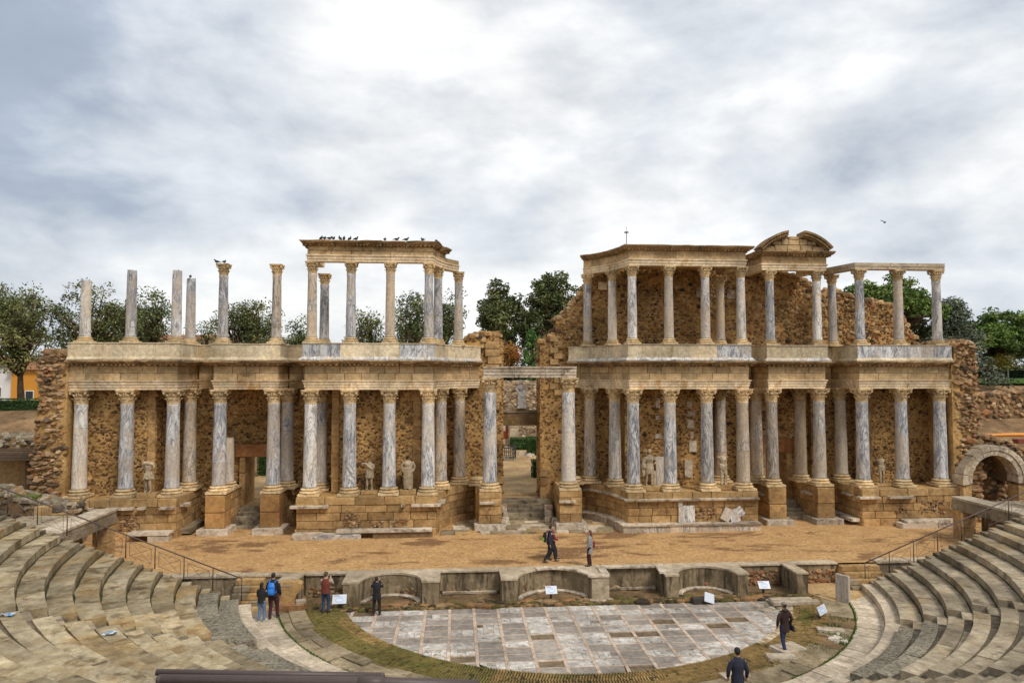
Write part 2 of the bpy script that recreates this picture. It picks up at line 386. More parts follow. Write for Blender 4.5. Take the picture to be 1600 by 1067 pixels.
def stones(parent, p0, p1, outline, pal, cell=.24, fill=.6, h=(.015, .06), big=25, name='stone', size=(.55, 1.02), asp=(.85, 1.35)):
    """stones set in the face p0->p1 (outward to the right); outline in (s, z); largest ones single objects"""
    L = hypot(p1[0] - p0[0], p1[1] - p0[1]); u = Vector(((p1[0] - p0[0]) / L, (p1[1] - p0[1]) / L, 0)); n = Vector((u.y, -u.x, 0)); v = Vector((0, 0, 1))
    zs = [q[1] for q in outline]; ss = [q[0] for q in outline]; lst = []
    z = min(zs); row = 0
    while z < max(zs):
        s = min(ss) + (row % 2) * cell * .5
        while s < max(ss):
            dn = noise.noise(Vector((s * .55 + p0[0], z * .7, p0[1]))) + .5 * noise.noise(Vector((s * 1.7, z * 1.7 + p0[0], 2)))
            if R.random() < fill * (1.0 + min(.1, dn * .75)):
                a, b = s + R.uniform(-.3, .3) * cell, z + R.uniform(-.3, .3) * cell
                if inside(outline, a, b):
                    k = R.uniform(*size) * cell * .5
                    if R.random() < .10: k *= 1.75
                    lst.append((k, a, b, R.uniform(*asp)))
            s += cell
        z += cell * .8; row += 1
    lst.sort(key=lambda q: -q[0]); mb = MB()
    for i, (k, a, b, ap) in enumerate(lst):
        c = Vector((p0[0], p0[1], 0)) + u * a + v * b; hh = R.uniform(*h)
        if i < big:
            m1 = MB(); pebble(m1, c, u, v, n, k * ap, k * .85, hh * 1.3, pick(pal)); m1.build(name, RUBBLE, parent)
        else: pebble(mb, c, u, v, n, k * ap, k * .85, hh, pick(pal))
    if mb.f: mb.build('rubble_facing', RUBBLE, parent, kind='stuff')
def jag(outline, amp, step=.5):
    out = []
    for i, (a, b) in enumerate(zip(outline, outline[1:] + outline[:1])):
        L = hypot(b[0] - a[0], b[1] - a[1]); n = max(1, int(L / step))
        flat = abs(a[0] - b[0]) < 1e-3 or (abs(a[1] - b[1]) < 1e-3)
        for k in range(n):
            t = k / n; j = 0 if (k == 0 or flat) else 1
            out.append((a[0] + (b[0] - a[0]) * t + R.uniform(-amp, amp) * j, a[1] + (b[1] - a[1]) * t + R.uniform(-amp, amp) * j))
    return out
def wall(parent, p0, p1, outline, thick, pal, mat=None, amp=0.0, name='masonry_core', **kw):
    """solid wall slab behind face p0->p1 plus its stones; outline in (s, z)"""
    L = hypot(p1[0] - p0[0], p1[1] - p0[1]); ux, uy = (p1[0] - p0[0]) / L, (p1[1] - p0[1]) / L; nx, ny = uy, -ux
    ol = jag(outline, amp) if amp else outline
    fr = [(p0[0] + ux * s, p0[1] + uy * s, z) for s, z in ol]; bk = [(x - nx * thick, y - ny * thick, z) for x, y, z in fr]; n = len(fr)
    mb = MB(); mb.add(fr + bk, [tuple(range(n)), tuple(range(n, 2 * n))[::-1]] + [(i, n + i, n + (i + 1) % n, (i + 1) % n) for i in range(n)])
    bm = bmesh.new(); me = mb.mesh(name, mat or MORTAR); bm.from_mesh(me)
    bmesh.ops.triangulate(bm, faces=[f for f in bm.faces if len(f.verts) > 4]); bmesh.ops.recalc_face_normals(bm, faces=bm.faces); bm.to_mesh(me); bm.free()
    link(name, me, parent)
    stones(parent, p0, p1, ol, pal, **kw)
    if amp: top_stones(parent, p0, p1, outline, thick, pal, int(30 + 26 * L * min(thick, 2.5)))
def top_stones(parent, p0, p1, outline, thick, pal, n=40, size=(.12, .3)):
    """loose stones lying on the broken top of a wall"""
    L = hypot(p1[0] - p0[0], p1[1] - p0[1]); ux, uy = (p1[0] - p0[0]) / L, (p1[1] - p0[1]) / L; mb = MB()
    segs = [(a, b) for a, b in zip(outline, outline[1:] + outline[:1]) if b[0] < a[0] - .01]      # top runs right to left
    tot = sum(a[0] - b[0] for a, b in segs)
    for k in range(n):
        q = R.uniform(0, tot)
        for a, b in segs:
            if q <= a[0] - b[0]: break
            q -= a[0] - b[0]
        s_ = a[0] - q; z = a[1] + (b[1] - a[1]) * q / (a[0] - b[0]); d = R.uniform(.0, thick); r_ = R.uniform(*size); sl = atan2(b[1] - a[1], b[0] - a[0])
        pebble(mb, Vector((p0[0] + ux * s_ - uy * d, p0[1] + uy * s_ + ux * d, z - .03)), Vector((ux, uy, 0)), Vector((-uy, ux, 0)), Vector((0, 0, 1)), r_ * 1.2, r_, r_ * R.uniform(.5, 1.0), pick(pal))
    mb.build('top_rubble', RUBBLE, parent, kind='stuff')
def rect(s0, s1, z0, z1): return [(s0, z0), (s1, z0), (s1, z1), (s0, z1)]
def arc(cx, cy, r, a0, a1, n): return [(cx + r * cos(radians(a0 + (a1 - a0) * k / n)), cy + r * sin(radians(a0 + (a1 - a0) * k / n))) for k in range(n + 1)]
def mirror(path): return [(-x, y) for x, y in path][::-1]
# ------------------------------------------------------------------ setting
OX, OY = 0.59, -6.66               # centre of the orchestra circles
ST = 1.10                          # stage level
Z0, DZ, R0, DR = 0.70, 0.311, 14.6, 0.80   # seat rows: height of the first, riser, radius of the first, depth
NROW = 19
def cavea_z(r): return Z0 + DZ * (r - R0) / DR
def smooth(a, b, x): t = max(0, min(1, (x - a) / (b - a))); return t * t * (3 - 2 * t)
def ground_h(x, y):
    r = hypot(x - OX, y - OY)
    if y < -7.6 and y > -9.6: return -.5 if abs(x - OX) < 15.2 else .3
    if y < -8.0:
        if r < 15.6: return -.45
        z = min(cavea_z(r) - .75, 8.1)
        if r > 29.6: z = 6.4
        if r > 33.4: z = 7.9
        return z
    back = 2.10
    left = 1.0 + 6.4 * smooth(4, 20, y) if x < 0 else 0
    right = 1.0 + 8.6 * smooth(-2, 24, y)
    kl = smooth(-24, -30, x); kr = smooth(23, 33, x)
    base = back + 6.9 * smooth(38, 46, y)
    if y < 6.3 and abs(x) < 28.2: return .55
    h = base * (1 - kl - kr) + left * kl + right * kr
    if y > 40: h = h * (1 - smooth(40, 60, y)) + 9.2 * smooth(40, 60, y)
    h += noise.noise(Vector((x * .12, y * .12, 0))) * .35 * smooth(24, 30, abs(x))
    return h
def axis(dense, step, far):
    a = [-d for d in far[::-1]] + [-dense + step * k for k in range(int(2 * dense / step) + 1)] + list(far); return a
xs = axis(66, 1.0, [70, 76, 84, 95, 110, 140, 200, 320, 600, 1200, 3500]); ys = xs
mb = MB(); nx_ = len(xs)
for y in ys:
    for x in xs: mb.v.append((x, y, ground_h(x, y)))
for j in range(len(ys) - 1):
    for i in range(nx_ - 1):
        mb.f.append((j * nx_ + i, j * nx_ + i + 1, (j + 1) * nx_ + i + 1, (j + 1) * nx_ + i)); mb.c.append((1, 1, 1))
structure(mb.build('ground', EARTH, smooth=True))

# stage floor (gravel), the strip between pulpitum and scene front
mb = MB(); nxs, nys = 118, 34
for j in range(nys + 1):
    for i in range(nxs + 1):
        x = -29 + 58 * i / nxs; y = -8.05 + 14.1 * j / nys
        mb.v.append((x, y, ST + .035 * noise.noise(Vector((x * .5, y * .5, 3))) * (0 if j == 0 else 1)))
for j in range(nys):
    for i in range(nxs): mb.f.append((j * (nxs + 1) + i, j * (nxs + 1) + i + 1, (j + 1) * (nxs + 1) + i + 1, (j + 1) * (nxs + 1) + i)); mb.c.append((1, 1, 1))
structure(mb.build('stage_floor', GRAVEL, smooth=True))
st_ = MB()
for k in range(900):
    x, y = R.uniform(-26, 26), -7.9 + 7.2 * R.random() ** 1.3; sz = R.uniform(.01, .028)
    pebble(st_, Vector((x, y, ST + .02)), Vector((1, 0, 0)), Vector((0, 1, 0)), Vector((0, 0, 1)), sz * 1.4, sz, sz, R.choice(((.5, .36, .2), (.36, .24, .13), (.56, .42, .26))))
o = st_.build('loose_gravel', RUBBLE, kind='stuff'); tag(o, 'loose pebbles scattered over the sandy stage', 'gravel')
# garden path behind the central door
mb = MB(); mb.prism([(-9, 6.0), (9, 6.0), (9, 39), (-9, 39)], 1.9, 2.16)
structure(mb.build('garden_path', GARDEN))
for s in (-1, 1):
    mb = MB(); mb.prism([(s * 20, 6.0), (s * 13, 6.0), (s * 13, 22), (s * 20, 22)], 1.7, 2.14); structure(mb.build('side_path', GARDEN))

# orchestra floor: marble tiles in a grid with paler strips
orch = structure(MB().build('orchestra_floor', None)); 
mb = MB(); mb.prism([(OX + 13.9 * cos(radians(a)), OY + 13.9 * sin(radians(a))) for a in range(193, 348, 3)], -.5, -.035)
b_ = mb.build('bedding', TILE_B, orch)
def in_orch(x, y, r=10.28): return hypot(x - OX, y - OY) < r and y < -9.9
def clip_poly(poly, rad):
    """cut a convex tile against the circle (fine sampling of its edges)"""
    pts = []
    n = len(poly)
    for i in range(n):
        a, b = poly[i], poly[(i + 1) % n]
        for k in range(6):
            t = k / 6; x, y = a[0] + (b[0] - a[0]) * t, a[1] + (b[1] - a[1]) * t
            d = hypot(x - OX, y - OY)
            if d > rad: x, y = OX + (x - OX) * rad / d, OY + (y - OY) * rad / d
            pts.append((x, y))
    out = []
    for p in pts:
        if not out or hypot(p[0] - out[-1][0], p[1] - out[-1][1]) > .004: out.append(p)
    return out
def poly_area(p): return abs(sum(p[i][0] * p[(i + 1) % len(p)][1] - p[(i + 1) % len(p)][0] * p[i][1] for i in range(len(p)))) / 2
SX, SYT, SW = 1.04, .64, .13
gx = [.52 + SX * k for k in range(-10, 11)]; gy = [-9.92 - SYT * k for k in range(0, 12)]
def tile(name, x0, x1, y0, y1, mat, z, th=.05):
    rr = 10.28
    if min(hypot(x - OX, y - OY) for x in (x0, x1) for y in (y0, y1)) > rr - .02: return
    big = any(hypot(x - OX, y - OY) > rr for x in (x0, x1) for y in (y0, y1))
    poly = [(x0, y0), (x1, y0), (x1, y1), (x0, y1)]
    if big:
        poly = clip_poly(poly, rr)
        if len(poly) < 3 or poly_area(poly) < .02: return
    m = MB(); m.prism(poly, z - th, z); m.build(name, mat, orch)
for i in range(len(gx) - 1):
    for j in range(len(gy) - 1):
        q = R.random(); wl = R.random()
        mat, z = (LITTLE, 0) if q < .54 else ((TILE_W, .0) if q < .965 else (TILE_B, -.05))
        x0, x1, y0, y1 = gx[i] + SW / 2 + .006, gx[i + 1] - SW / 2 - .006, gy[j + 1] + .035, gy[j] - .035
        zz_ = z + R.uniform(-.008, .006)
        if mat is TILE_W and wl < .55:     # broken marble: several shards
            k = R.choice((2, 3, 3, 4)); xa = x0
            for s in range(k):
                xb = x1 if s == k - 1 else x0 + (x1 - x0) * (s + 1 + R.uniform(-.25, .25)) / k
                ym = y0 + (y1 - y0) * R.uniform(.3, .7)
                if R.random() < .5:
                    tile('floor_tile', xa + .006, xb - .006, y0, ym - .006, mat, zz_ + R.uniform(-.012, .01))
                    if R.random() < .93: tile('floor_tile', xa + .006, xb - .006, ym + .006, y1, R.choice((TILE_W, TILE_W, LITTLE)), zz_ + R.uniform(-.012, .01))
                else: tile('floor_tile', xa + .006, xb - .006, y0, y1, mat, zz_ + R.uniform(-.012, .01))
                xa = xb
        else: tile('floor_tile', x0, x1, y0, y1, mat, zz_)
for x in gx:
    y = gy[0]
    while y > -17.2:
        l_ = R.uniform(.9, 1.7)
        tile('floor_strip', x - SW / 2, x + SW / 2, y - l_ + .008, y - .008, STRIP, .006 + R.uniform(-.004, .006)); y -= l_
for y in gy:
    for i in range(len(gx) - 1): tile('floor_strip', gx[i] + SW / 2 + .006, gx[i + 1] - SW / 2 - .006, y - .027, y + .027, STRIP, .004 + R.uniform(-.003, .005)) if y < -10 else None
# white kerb round the right-hand edge of the floor
def ring_poly(r0, r1, a0, a1, n=3): return arc(OX, OY, r0, a0, a1, n) + arc(OX, OY, r1, a1, a0, n)
for k in range(9):
    a = -52 + k * 3.6
    m = MB(); m.prism(ring_poly(10.3, 10.62, a + .06, a + 3.54), -.2, .05 + R.uniform(-.01, .01)); m.build('kerb_stone', PAVE, orch)
for k in range(26):
    a = R.uniform(-31, -19); r = R.uniform(9.2, 10.9); x, y = OX + r * cos(radians(a)), OY + r * sin(radians(a))
    m = MB(); pebble(m, Vector((x, y, .0)), Vector((1, 0, 0)), Vector((0, 1, 0)), Vector((0, 0, 1)), R.uniform(.14, .34), R.uniform(.1, .26), R.uniform(.04, .10), pick([((.5, .42, .31), 3), ((.36, .29, .2), 2)]))
    m.build('loose_stone', RUBBLE, orch)

# brick-paved ring with three shallow steps (opus spicatum, mossy)
ring = structure(MB().build('brick_ring', None))
for (r0, r1, z, nm) in ((10.3, 10.86, .035, 'brick_step'), (10.86, 11.4, .075, 'brick_step'), (11.4, 11.9, .115, 'brick_step')):
    m = MB(); m.prism(ring_poly(r0, r1, 196.5, 343.5, 60), -.4, z - .03); m.build('brick_bed', DIRT_SHADE, ring)
mb = MB()
r = 10.33
while r < 11.88:
    z = .035 if r < 10.86 else (.075 if r < 11.4 else .115); n = int(2.56 * r / .1); a = 196.5
    for k in range(n):
        a = 196.5 + 147 * (k + .5) / n
        if R.random() < .06: continue
        q = R.uniform(.95, 1.35); moss = noise.noise(Vector((a * .05, r, 0))) + (.45 if a < 250 else -.15)
        col = (.27 * q, .175 * q, .065 * q) if moss < .25 else (.17 * q, .135 * q, .04 * q)
        x, y = OX + (r + .09) * cos(radians(a)), OY + (r + .09) * sin(radians(a))
        mb.box((x, y, z - .02 + R.uniform(-.006, .008)), (.18, .052, .075), radians(a) + R.uniform(-.06, .06), col)
    r += .19
mb.build('herringbone_bricks', BRICK, ring, kind='stuff')

# old slab ring and pale radial paving, ledge before the seats
slabs = structure(MB().build('slab_walk', None))
a = 196.2
while a < 343:
    da = R.uniform(3.6, 6.4); a1 = min(343, a + da)
    ruined = -55 < a - 360 < -28
    cuts = [11.9, 13.0] if R.random() < .45 else [11.9, 11.9 + R.uniform(.4, .75), 13.0]
    for c0, c1 in zip(cuts[:-1], cuts[1:]):
        if ruined and R.random() < .28: continue
        m = MB(); m.prism(ring_poly(c0 + .012, c1 - .012, a + .07, a1 - .07), -.3, .135 + R.uniform(-.03, .03)); m.build('paving_slab', SLAB, slabs)
    a = a1
m = MB(); m.prism(ring_poly(11.9, 13.05, 196.2, 343.2, 60), -.4, .085); m.build('bedding', MOSSROCK, slabs)
pal_ = structure(MB().build('pale_walk', None)); a = 194.8
while a < 345:
    a1 = a + R.uniform(1.7, 2.5)
    m = MB(); m.prism(ring_poly(13.07, 14.08, a + .05, a1 - .05, 2), -.3, .16 + R.uniform(-.008, .008)); m.build('paving_slab', PAVE, pal_); a = a1
# grass growing in the joint between the two rings
mb = MB()
for k in range(5200):
    a = radians(R.uniform(197, 343)); r = 13.05 + R.gauss(0, .035)
    if noise.noise(Vector((a * 9, 0, 5))) < -.12: continue
    x, y = OX + r * cos(a), OY + r * sin(a); t_ = R.uniform(0, 6.3); h = R.uniform(.03, .09); w_ = .012
    g = R.uniform(.7, 1.4); mb.add([(x - w_ * cos(t_), y - w_ * sin(t_), .13), (x + w_ * cos(t_), y + w_ * sin(t_), .13), (x + R.uniform(-.03, .03), y + R.uniform(-.03, .03), .14 + h)], [(0, 1, 2)], (.07 * g, .13 * g, .02))
o = mb.build('joint_grass', LEAF, kind='stuff'); tag(o, 'thin line of green grass in the curved joint between the two paved rings', 'grass')

# ------------------------------------------------------------------ seating: wedges of stone rows
YE_L, YE_R = -9.42, -8.95
STAIRS = [215.5, 241.0, 270.0, 299.5, 325.5]
def end_angle(r, left):
    ye = YE_L if left else YE_R
    return 180 + math.degrees(math.asin((OY - ye) / r)) if left else 360 - math.degrees(math.asin((OY - ye) / r))
def ring_mesh(r0, r1, a0, a1, z0, z1, n=None):
    n = n or max(1, int((a1 - a0) * r0 / 57.3 / .45)); m = MB(); m.prism(ring_poly(r0, r1, a0, a1, n), z0, z1); return m
def seat_row(par, k, a0, a1, mat, special=None, fore=False):
    r = R0 + DR * k; z = Z0 + DZ * k; a = a0
    while a < a1 - .05:
        d = math.degrees(R.uniform(1.1, 2.3) / r); b = a + d
        if a1 - b < d * .5: b = a1
        j = R.uniform(-.012, .012); g = math.degrees(.012 / r)
        mm = PEB if (k < 2 and special) else mat
        if fore:
            m = ring_mesh(r + R.uniform(-.015, .015), r + DR * .62, a + g, b - g, z - DZ - .12, z + j); m.build('seat_slab', mm, par)
            m = ring_mesh(r + DR * .63, r + DR + .05, a + g, b - g, z - DZ - .12, z + j - .055); m.build('foot_slab', STEP if R.random() < .6 else mm, par)
        else: m = ring_mesh(r + R.uniform(-.015, .015), r + DR + .05, a + g, b - g, z - DZ - .12, z + j); m.build('seat_slab', mm, par)
        a = b
LW = ['first', 'second', 'third', 'fourth', 'fifth', 'sixth']
wedge_lab = ['stone seat rows beside the stage on the left, under the stair rail', 'foreground seat rows at the bottom left corner of the picture',
             'seat rows below the camera left of the middle', 'seat rows below the camera right of the middle',
             'foreground seat rows at the bottom right corner of the picture', 'stone seat rows beside the stage on the right, under the stair rail']
SWID = .95     # stair width
for wi in range(6):
    mid = [200, 228, 255, 285, 312, 338][wi]
    par = thing('seating_wedge', wedge_lab[wi], 'seating', (OX + 18 * cos(radians(mid)), OY + 18 * sin(radians(mid)), 1.5), 'wedges of stone seating')
    rows = range(NROW) if wi in (0, 1, 4, 5) else range(0, NROW)
    mat = SEAT if wi <= 2 else SEAT_G
    for k in rows:
        r = R0 + DR * k; z = Z0 + DZ * k
        hw = math.degrees(SWID / 2 / r)
        a0 = end_angle(r, True) if wi == 0 else STAIRS[wi - 1] + hw
        a1 = end_angle(r, False) if wi == 5 else STAIRS[wi] - hw
        if wi in (2, 3) and k > 2:
            m = ring_mesh(r, r + DR + .05, a0, a1, z - DZ - .12, z); m.build('seat_slab', mat, par); continue
        rough_edge = MB(); na = max(4, int((a1 - a0) * r / 57.3 / .25)); inn, out = [], []      # dirt and moss, with contact shade painted in, at the next riser's foot
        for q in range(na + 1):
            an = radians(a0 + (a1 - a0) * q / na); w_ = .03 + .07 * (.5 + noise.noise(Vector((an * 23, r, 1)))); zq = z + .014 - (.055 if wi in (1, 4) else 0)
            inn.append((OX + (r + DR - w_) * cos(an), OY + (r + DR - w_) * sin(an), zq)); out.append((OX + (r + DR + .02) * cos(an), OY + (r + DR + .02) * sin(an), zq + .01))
        if wi in (0, 1, 4, 5) and k < NROW - 1: rough_edge.loft([inn, out], caps=False, closed=False); rough_edge.build('joint_dirt_shade', DIRT_SHADE, par, kind='stuff')
        if wi == 0: s0 = a0 + math.degrees(.62 / r); cut = (a0, s0)
        if wi == 5: s1 = a1 - math.degrees(.62 / r); cut = (s1, a1)
        if wi == 0: seat_row(par, k, s0, a1, mat, True)
        elif wi == 5: seat_row(par, k, a0, s1, mat)
        else: seat_row(par, k, a0, a1, mat, True, True)
        if wi in (0, 5):       # little stair cut into the ends of the rows
            m = ring_mesh(r + DR * .5, r + DR + .05, cut[0], cut[1], z - DZ - .12, z - .004); m.build('step_block', mat, par)
            m = ring_mesh(r, r + DR * .49, cut[0], cut[1], z - DZ - .12, z - DZ * .6); m.build('step_block', STEP, par)
# radial stairs
sl = ['radial stair with dark notched steps between the two left seat blocks', 'radial stair at the lower left, nearly hidden by the pipe rail', 'radial stair straight below the camera',
      'radial stair running to the bottom edge at the lower right', 'radial stair with notched steps between the two right seat blocks']
for si, sa in enumerate(STAIRS):
    par = thing('radial_stair', sl[si], 'stairs', (OX + 16 * cos(radians(sa)), OY + 16 * sin(radians(sa)), 1), 'stairs of the seating')
    for k in range(NROW):
        r = R0 + DR * k; z = Z0 + DZ * k; hw = math.degrees((SWID / 2 - .006) / r)
        m = ring_mesh(r + DR * .56, r + DR + .05, sa - hw, sa + hw, z - DZ - .12, z - .01, 2); m.build('step_block', SEAT_G, par)
        m = ring_mesh(r + .02, r + DR * .55, sa - hw, sa + hw, z - DZ - .3, z - DZ * .75, 2); m.build('step_block', STEP, par)
# low kerb ledge in front of the first row
led = thing('front_ledge', 'low curved pale stone ledge at the foot of the seats', 'ledge', (OX, OY - 14, .2)); a = 193.5
while a < 346:
    a1 = a + R.uniform(4.5, 8)
    m = ring_mesh(14.1, 14.66, a + .03, a1 - .03, -.3, .46 + R.uniform(-.006, .006)); m.build('ledge_slab', PAVE, led); a = a1
# walkway the photographer stands on, above the seats
up = structure(MB().build('upper_walkway', None))
for (r0, r1, z) in ((29.85, 33.4, 7.0), (33.4, 39, 8.6)):
    m = ring_mesh(r0, r1, 200, 340, z - 1.2, z, 60); m.build('walkway_slab', SEAT_G, up)
# ------------------------------------------------------------------ columns
ZB, ZC = 3.32, 9.32                # lower order: foot and top of the capitals
UB, UC = 12.0, 16.68               # upper order
def base_mesh(r, h):
    m = MB(); pw = r * 3.0
    m.lathe((0, 0, 0), [(r * 1.2, h * .30), (r * 1.44, h * .36), (r * 1.5, h * .45), (r * 1.44, h * .54), (r * 1.24, h * .58), (r * 1.16, h * .66), (r * 1.2, h * .72), (r * 1.32, h * .78), (r * 1.34, h * .84), (r * 1.26, h * .91), (r * 1.1, h * .94), (r * 1.06, h)], 24)
    me = m.mesh('base', CREAM); q = MB(); q.box((0, 0, h * .15), (pw, pw, h * .305)); return me, q.mesh('plinth', CREAM)
def shaft_mesh(r, h, mat, top=.84, chip=0.0, seed=0):
    m = MB(); rr = random.Random(seed); n = 24; rings = []
    zs = [0, .02, .05, .12, .25, .4, .55, .7, .82, .92, .97, .985, 1.0]
    for i, t in enumerate(zs):
        q = r * (1 - (1 - top) * (t ** 1.6))
        if t in (0,): q *= 1.07
        if t == .02: q *= 1.05
        if t >= .97: q *= 1.07 if chip == 0 else .97
        ring = []
        for k in range(n):
            a = 2 * pi * k / n; d = q * (1 + .012 * noise.noise(Vector((cos(a) * 2 + seed, sin(a) * 2, t * 7)))); z = t * h
            if chip and t >= .97: z -= chip * (.5 + .5 * noise.noise(Vector((cos(a) * 1.5 + seed, sin(a) * 1.5, 1)))) * (1 if t == 1 else .6)
            ring.append((d * cos(a), d * sin(a), z))
        rings.append(ring)
    m.loft(rings); me = m.mesh('shaft', mat, True); return me
def capital_mesh(r, h, seed=0):
    """Corinthian: bell, two tiers of curling leaves, corner volutes, concave abacus"""
    m = MB(); rr = random.Random(seed)
    m.lathe((0, 0, 0), [(r * 1.0, 0), (r * 1.12, h * .03), (r * 1.0, h * .07), (r * .98, h * .3), (r * 1.02, h * .55), (r * 1.2, h * .78), (r * 1.42, h * .86)], 16)
    def leaf(a, z0, z1, out, w_):
        ca, sa = cos(a), sin(a); rows = []
        for t, o, ww in ((0, 1.02, .8), (.35, 1.10, 1.0), (.7, 1.2, 1.0), (.9, 1.2 + out * .7, .85), (1.0, 1.2 + out, .6), (.9, 1.24 + out * 1.15, .4)):
            rad = r * o; z = z0 + (z1 - z0) * t + rr.uniform(-.01, .01) * h; hw = w_ * ww * rr.uniform(.85, 1.1)
            rows.append([(rad * .93 * ca + hw * sa, rad * .93 * sa - hw * ca, z - .02 * h), (rad * ca, rad * sa, z), (rad * .93 * ca - hw * sa, rad * .93 * sa + hw * ca, z - .02 * h)])
        m.loft(rows, caps=False, closed=False)
        bk = [[(p[0] * .9, p[1] * .9, p[2]) for p in row][::-1] for row in rows]; m.loft(bk, caps=False, closed=False)
    for k in range(8): leaf(2 * pi * k / 8, .05 * h, .42 * h, .26, r * .36)
    for k in range(8): leaf(2 * pi * (k + .5) / 8, .12 * h, .68 * h, .34, r * .36)
    for k in range(4):
        a = pi / 4 + k * pi / 2; ca, sa = cos(a), sin(a)
        m.tube([(r * 1.05 * ca, r * 1.05 * sa, h * .5), (r * 1.4 * ca, r * 1.4 * sa, h * .74), (r * 1.74 * ca, r * 1.74 * sa, h * .84)], [r * .14, r * .15, r * .17], 6)
        m.ball((r * 1.74 * ca, r * 1.74 * sa, h * .77), (r * .24, r * .24, h * .115), None, 8, 5)
        m.ball((r * 1.34 * cos(a - pi / 4), r * 1.34 * sin(a - pi / 4), h * .92), (r * .22, r * .22, h * .09), None, 6, 4)
        b = a - pi / 4
        for s in (-1, 1):
            m.tube([(r * 1.1 * cos(b + s * .2), r * 1.1 * sin(b + s * .2), h * .55), (r * 1.25 * cos(b + s * .12), r * 1.25 * sin(b + s * .12), h * .78)], [r * .12, r * .13], 5)
    ab = []
    for k in range(4):
        a = pi / 4 + k * pi / 2
        ab += [(r * 1.98 * cos(a - .09), r * 1.98 * sin(a - .09)), (r * 1.98 * cos(a + .09), r * 1.98 * sin(a + .09))]
        for d in (.35, .62, .95, 1.22): 
            q = 1.62 - .26 * sin((d - .09) / (pi / 2 - .18) * pi); ab.append((r * q * cos(a + d) * 1.0, r * q * sin(a + d)))
    q = MB(); q.prism(ab, h * .86, h * .93); q.prism([(x * 1.04, y * 1.04) for x, y in ab], h * .932, h)
    return m.mesh('capital', CREAM, False), q.mesh('abacus', CREAM)
_C = {}
def col_parts(kind, mat, full):
    r, h_b, h_c, H = {'low': (.39, .44, .82, ZC - ZB), 'reg': (.43, .46, .88, 6.66), 'up': (.285, .32, .68, UC - UB)}[kind]
    if ('b', kind) not in _C: _C['b', kind] = base_mesh(r, h_b); _C['c', kind] = [capital_mesh(r * .84, h_c, s) for s in range(3)]
    key = ('s', kind, mat.name)
    if key not in _C: _C[key] = shaft_mesh(r, H - h_b - h_c, mat)
    return r, h_b, h_c, H, key
def pair(n1, n2, ms, loc, rz, t):
    M = Matrix.Translation(loc) @ Matrix.Rotation(rz, 4, 'Z')
    a = link(n1, ms[0]); a.matrix_basis = M; attach(a, t); b = link(n2, ms[1]); b.matrix_basis = M; attach(b, a)
def column(x, y, z, kind, mat, label, top=None, capital=True, group='columns of the stage front'):
    r, hb, hc, H, key = col_parts(kind, mat, True)
    t = thing('column', label, 'column', (x, y, z), group)
    pair('base', 'plinth', _C['b', kind], (x, y, z), R.uniform(-.04, .04), t)
    if top is None: me = _C[key]
    else: me = shaft_mesh(r, top - z - hb - (hc if capital else 0), mat, .88, 0 if capital else .18, R.randrange(99))
    s = link('shaft', me, t); s.location = (x, y, z + hb); s.rotation_euler.z = R.uniform(0, 6.28)
    if capital:
        pair('capital', 'abacus', R.choice(_C['c', kind]), (x, y, (top or z + H) - hc), R.choice((0, pi / 2, pi)) + R.uniform(-.03, .03), t)
    return t

A, P, B, V = M_BLUE, M_PALE, M_BEIGE, M_VEIN
G1, G2 = 'columns of the lower storey', 'columns of the upper storey'
lw = 'lower storey column of the left wing, '
column(-25.55, .46, ZB, 'low', P, lw + 'outermost, beside the rough left end wall', group=G1)
column(-23.04, .46, ZB, 'low', A, lw + 'middle one, left of the headless statue', group=G1)
column(-20.51, .46, ZB, 'low', A, lw + 'front corner, right of the headless statue', group=G1)
column(-20.40, 2.74, ZB, 'low', B, 'shaded column set back behind the left wing corner', group=G1)
column(-18.16, 1.22, ZB, 'low', A, 'lower column on a tall pedestal left of the left side door', group=G1)
column(-15.10, 1.22, ZB, 'low', A, 'lower column on a tall pedestal right of the left side door', group=G1)
column(-18.18, 2.79, ZB, 'low', P, 'short broken column stub beside the left side door', top=6.45, capital=False, group=G1)
column(-14.66, 2.74, ZB, 'low', A, 'shaded column behind the pedestal column right of the left side door', group=G1)
li = 'lower storey column of the left inner block, '
column(-12.73, 0, ZB, 'low', P, li + 'its left front corner', group=G1)
column(-12.50, 1.95, ZB, 'low', A, 'shaded column just behind the left corner of the left inner block', group=G1)
column(-10.52, 0, ZB, 'low', A, li + 'left of the slim standing statue', group=G1)
column(-8.27, 0, ZB, 'low', V, li + 'between its two statues', group=G1)
column(-6.04, 0, ZB, 'low', V, li + 'right of the draped statue at the curve', group=G1)
column(-5.37, 2.0, ZB, 'low', B, 'first lower column round the left curve towards the central door', group=G1)
column(-4.22, 3.62, ZB, 'low', B, 'second lower column round the left curve, nearest the central door', group=G1)
column(-2.42, .95, 3.33, 'reg', V, 'tall white and blue veined column left of the central door', group=G1)
column(2.32, .95, 3.33, 'reg', V, 'tall white and blue veined column right of the central door', group=G1)
column(4.10, 3.45, ZB, 'low', B, 'second lower column round the right curve, nearest the central door', group=G1)
column(5.40, 2.05, ZB, 'low', P, 'first lower column round the right curve from the right inner block', group=G1)
ri = 'lower storey column of the right inner block, '
column(6.04, 0, ZB, 'low', V, ri + 'left of the largest statue at the curve', group=G1)
column(8.27, 0, ZB, 'low', V, ri + 'right of the largest statue', group=G1)
column(10.52, 0, ZB, 'low', P, ri + 'left of the armless torso statue', group=G1)
column(12.73, 0, ZB, 'low', B, ri + 'its right front corner', group=G1)
column(12.50, 3.0, ZB, 'low', B, 'shaded column behind the armless torso statue of the right inner block', group=G1)
column(15.10, 1.22, ZB, 'low', B, 'lower column on a pedestal left of the right side door', group=G1)
column(14.74, 2.66, ZB, 'low', B, 'shaded column behind the pedestal column left of the right side door', group=G1)
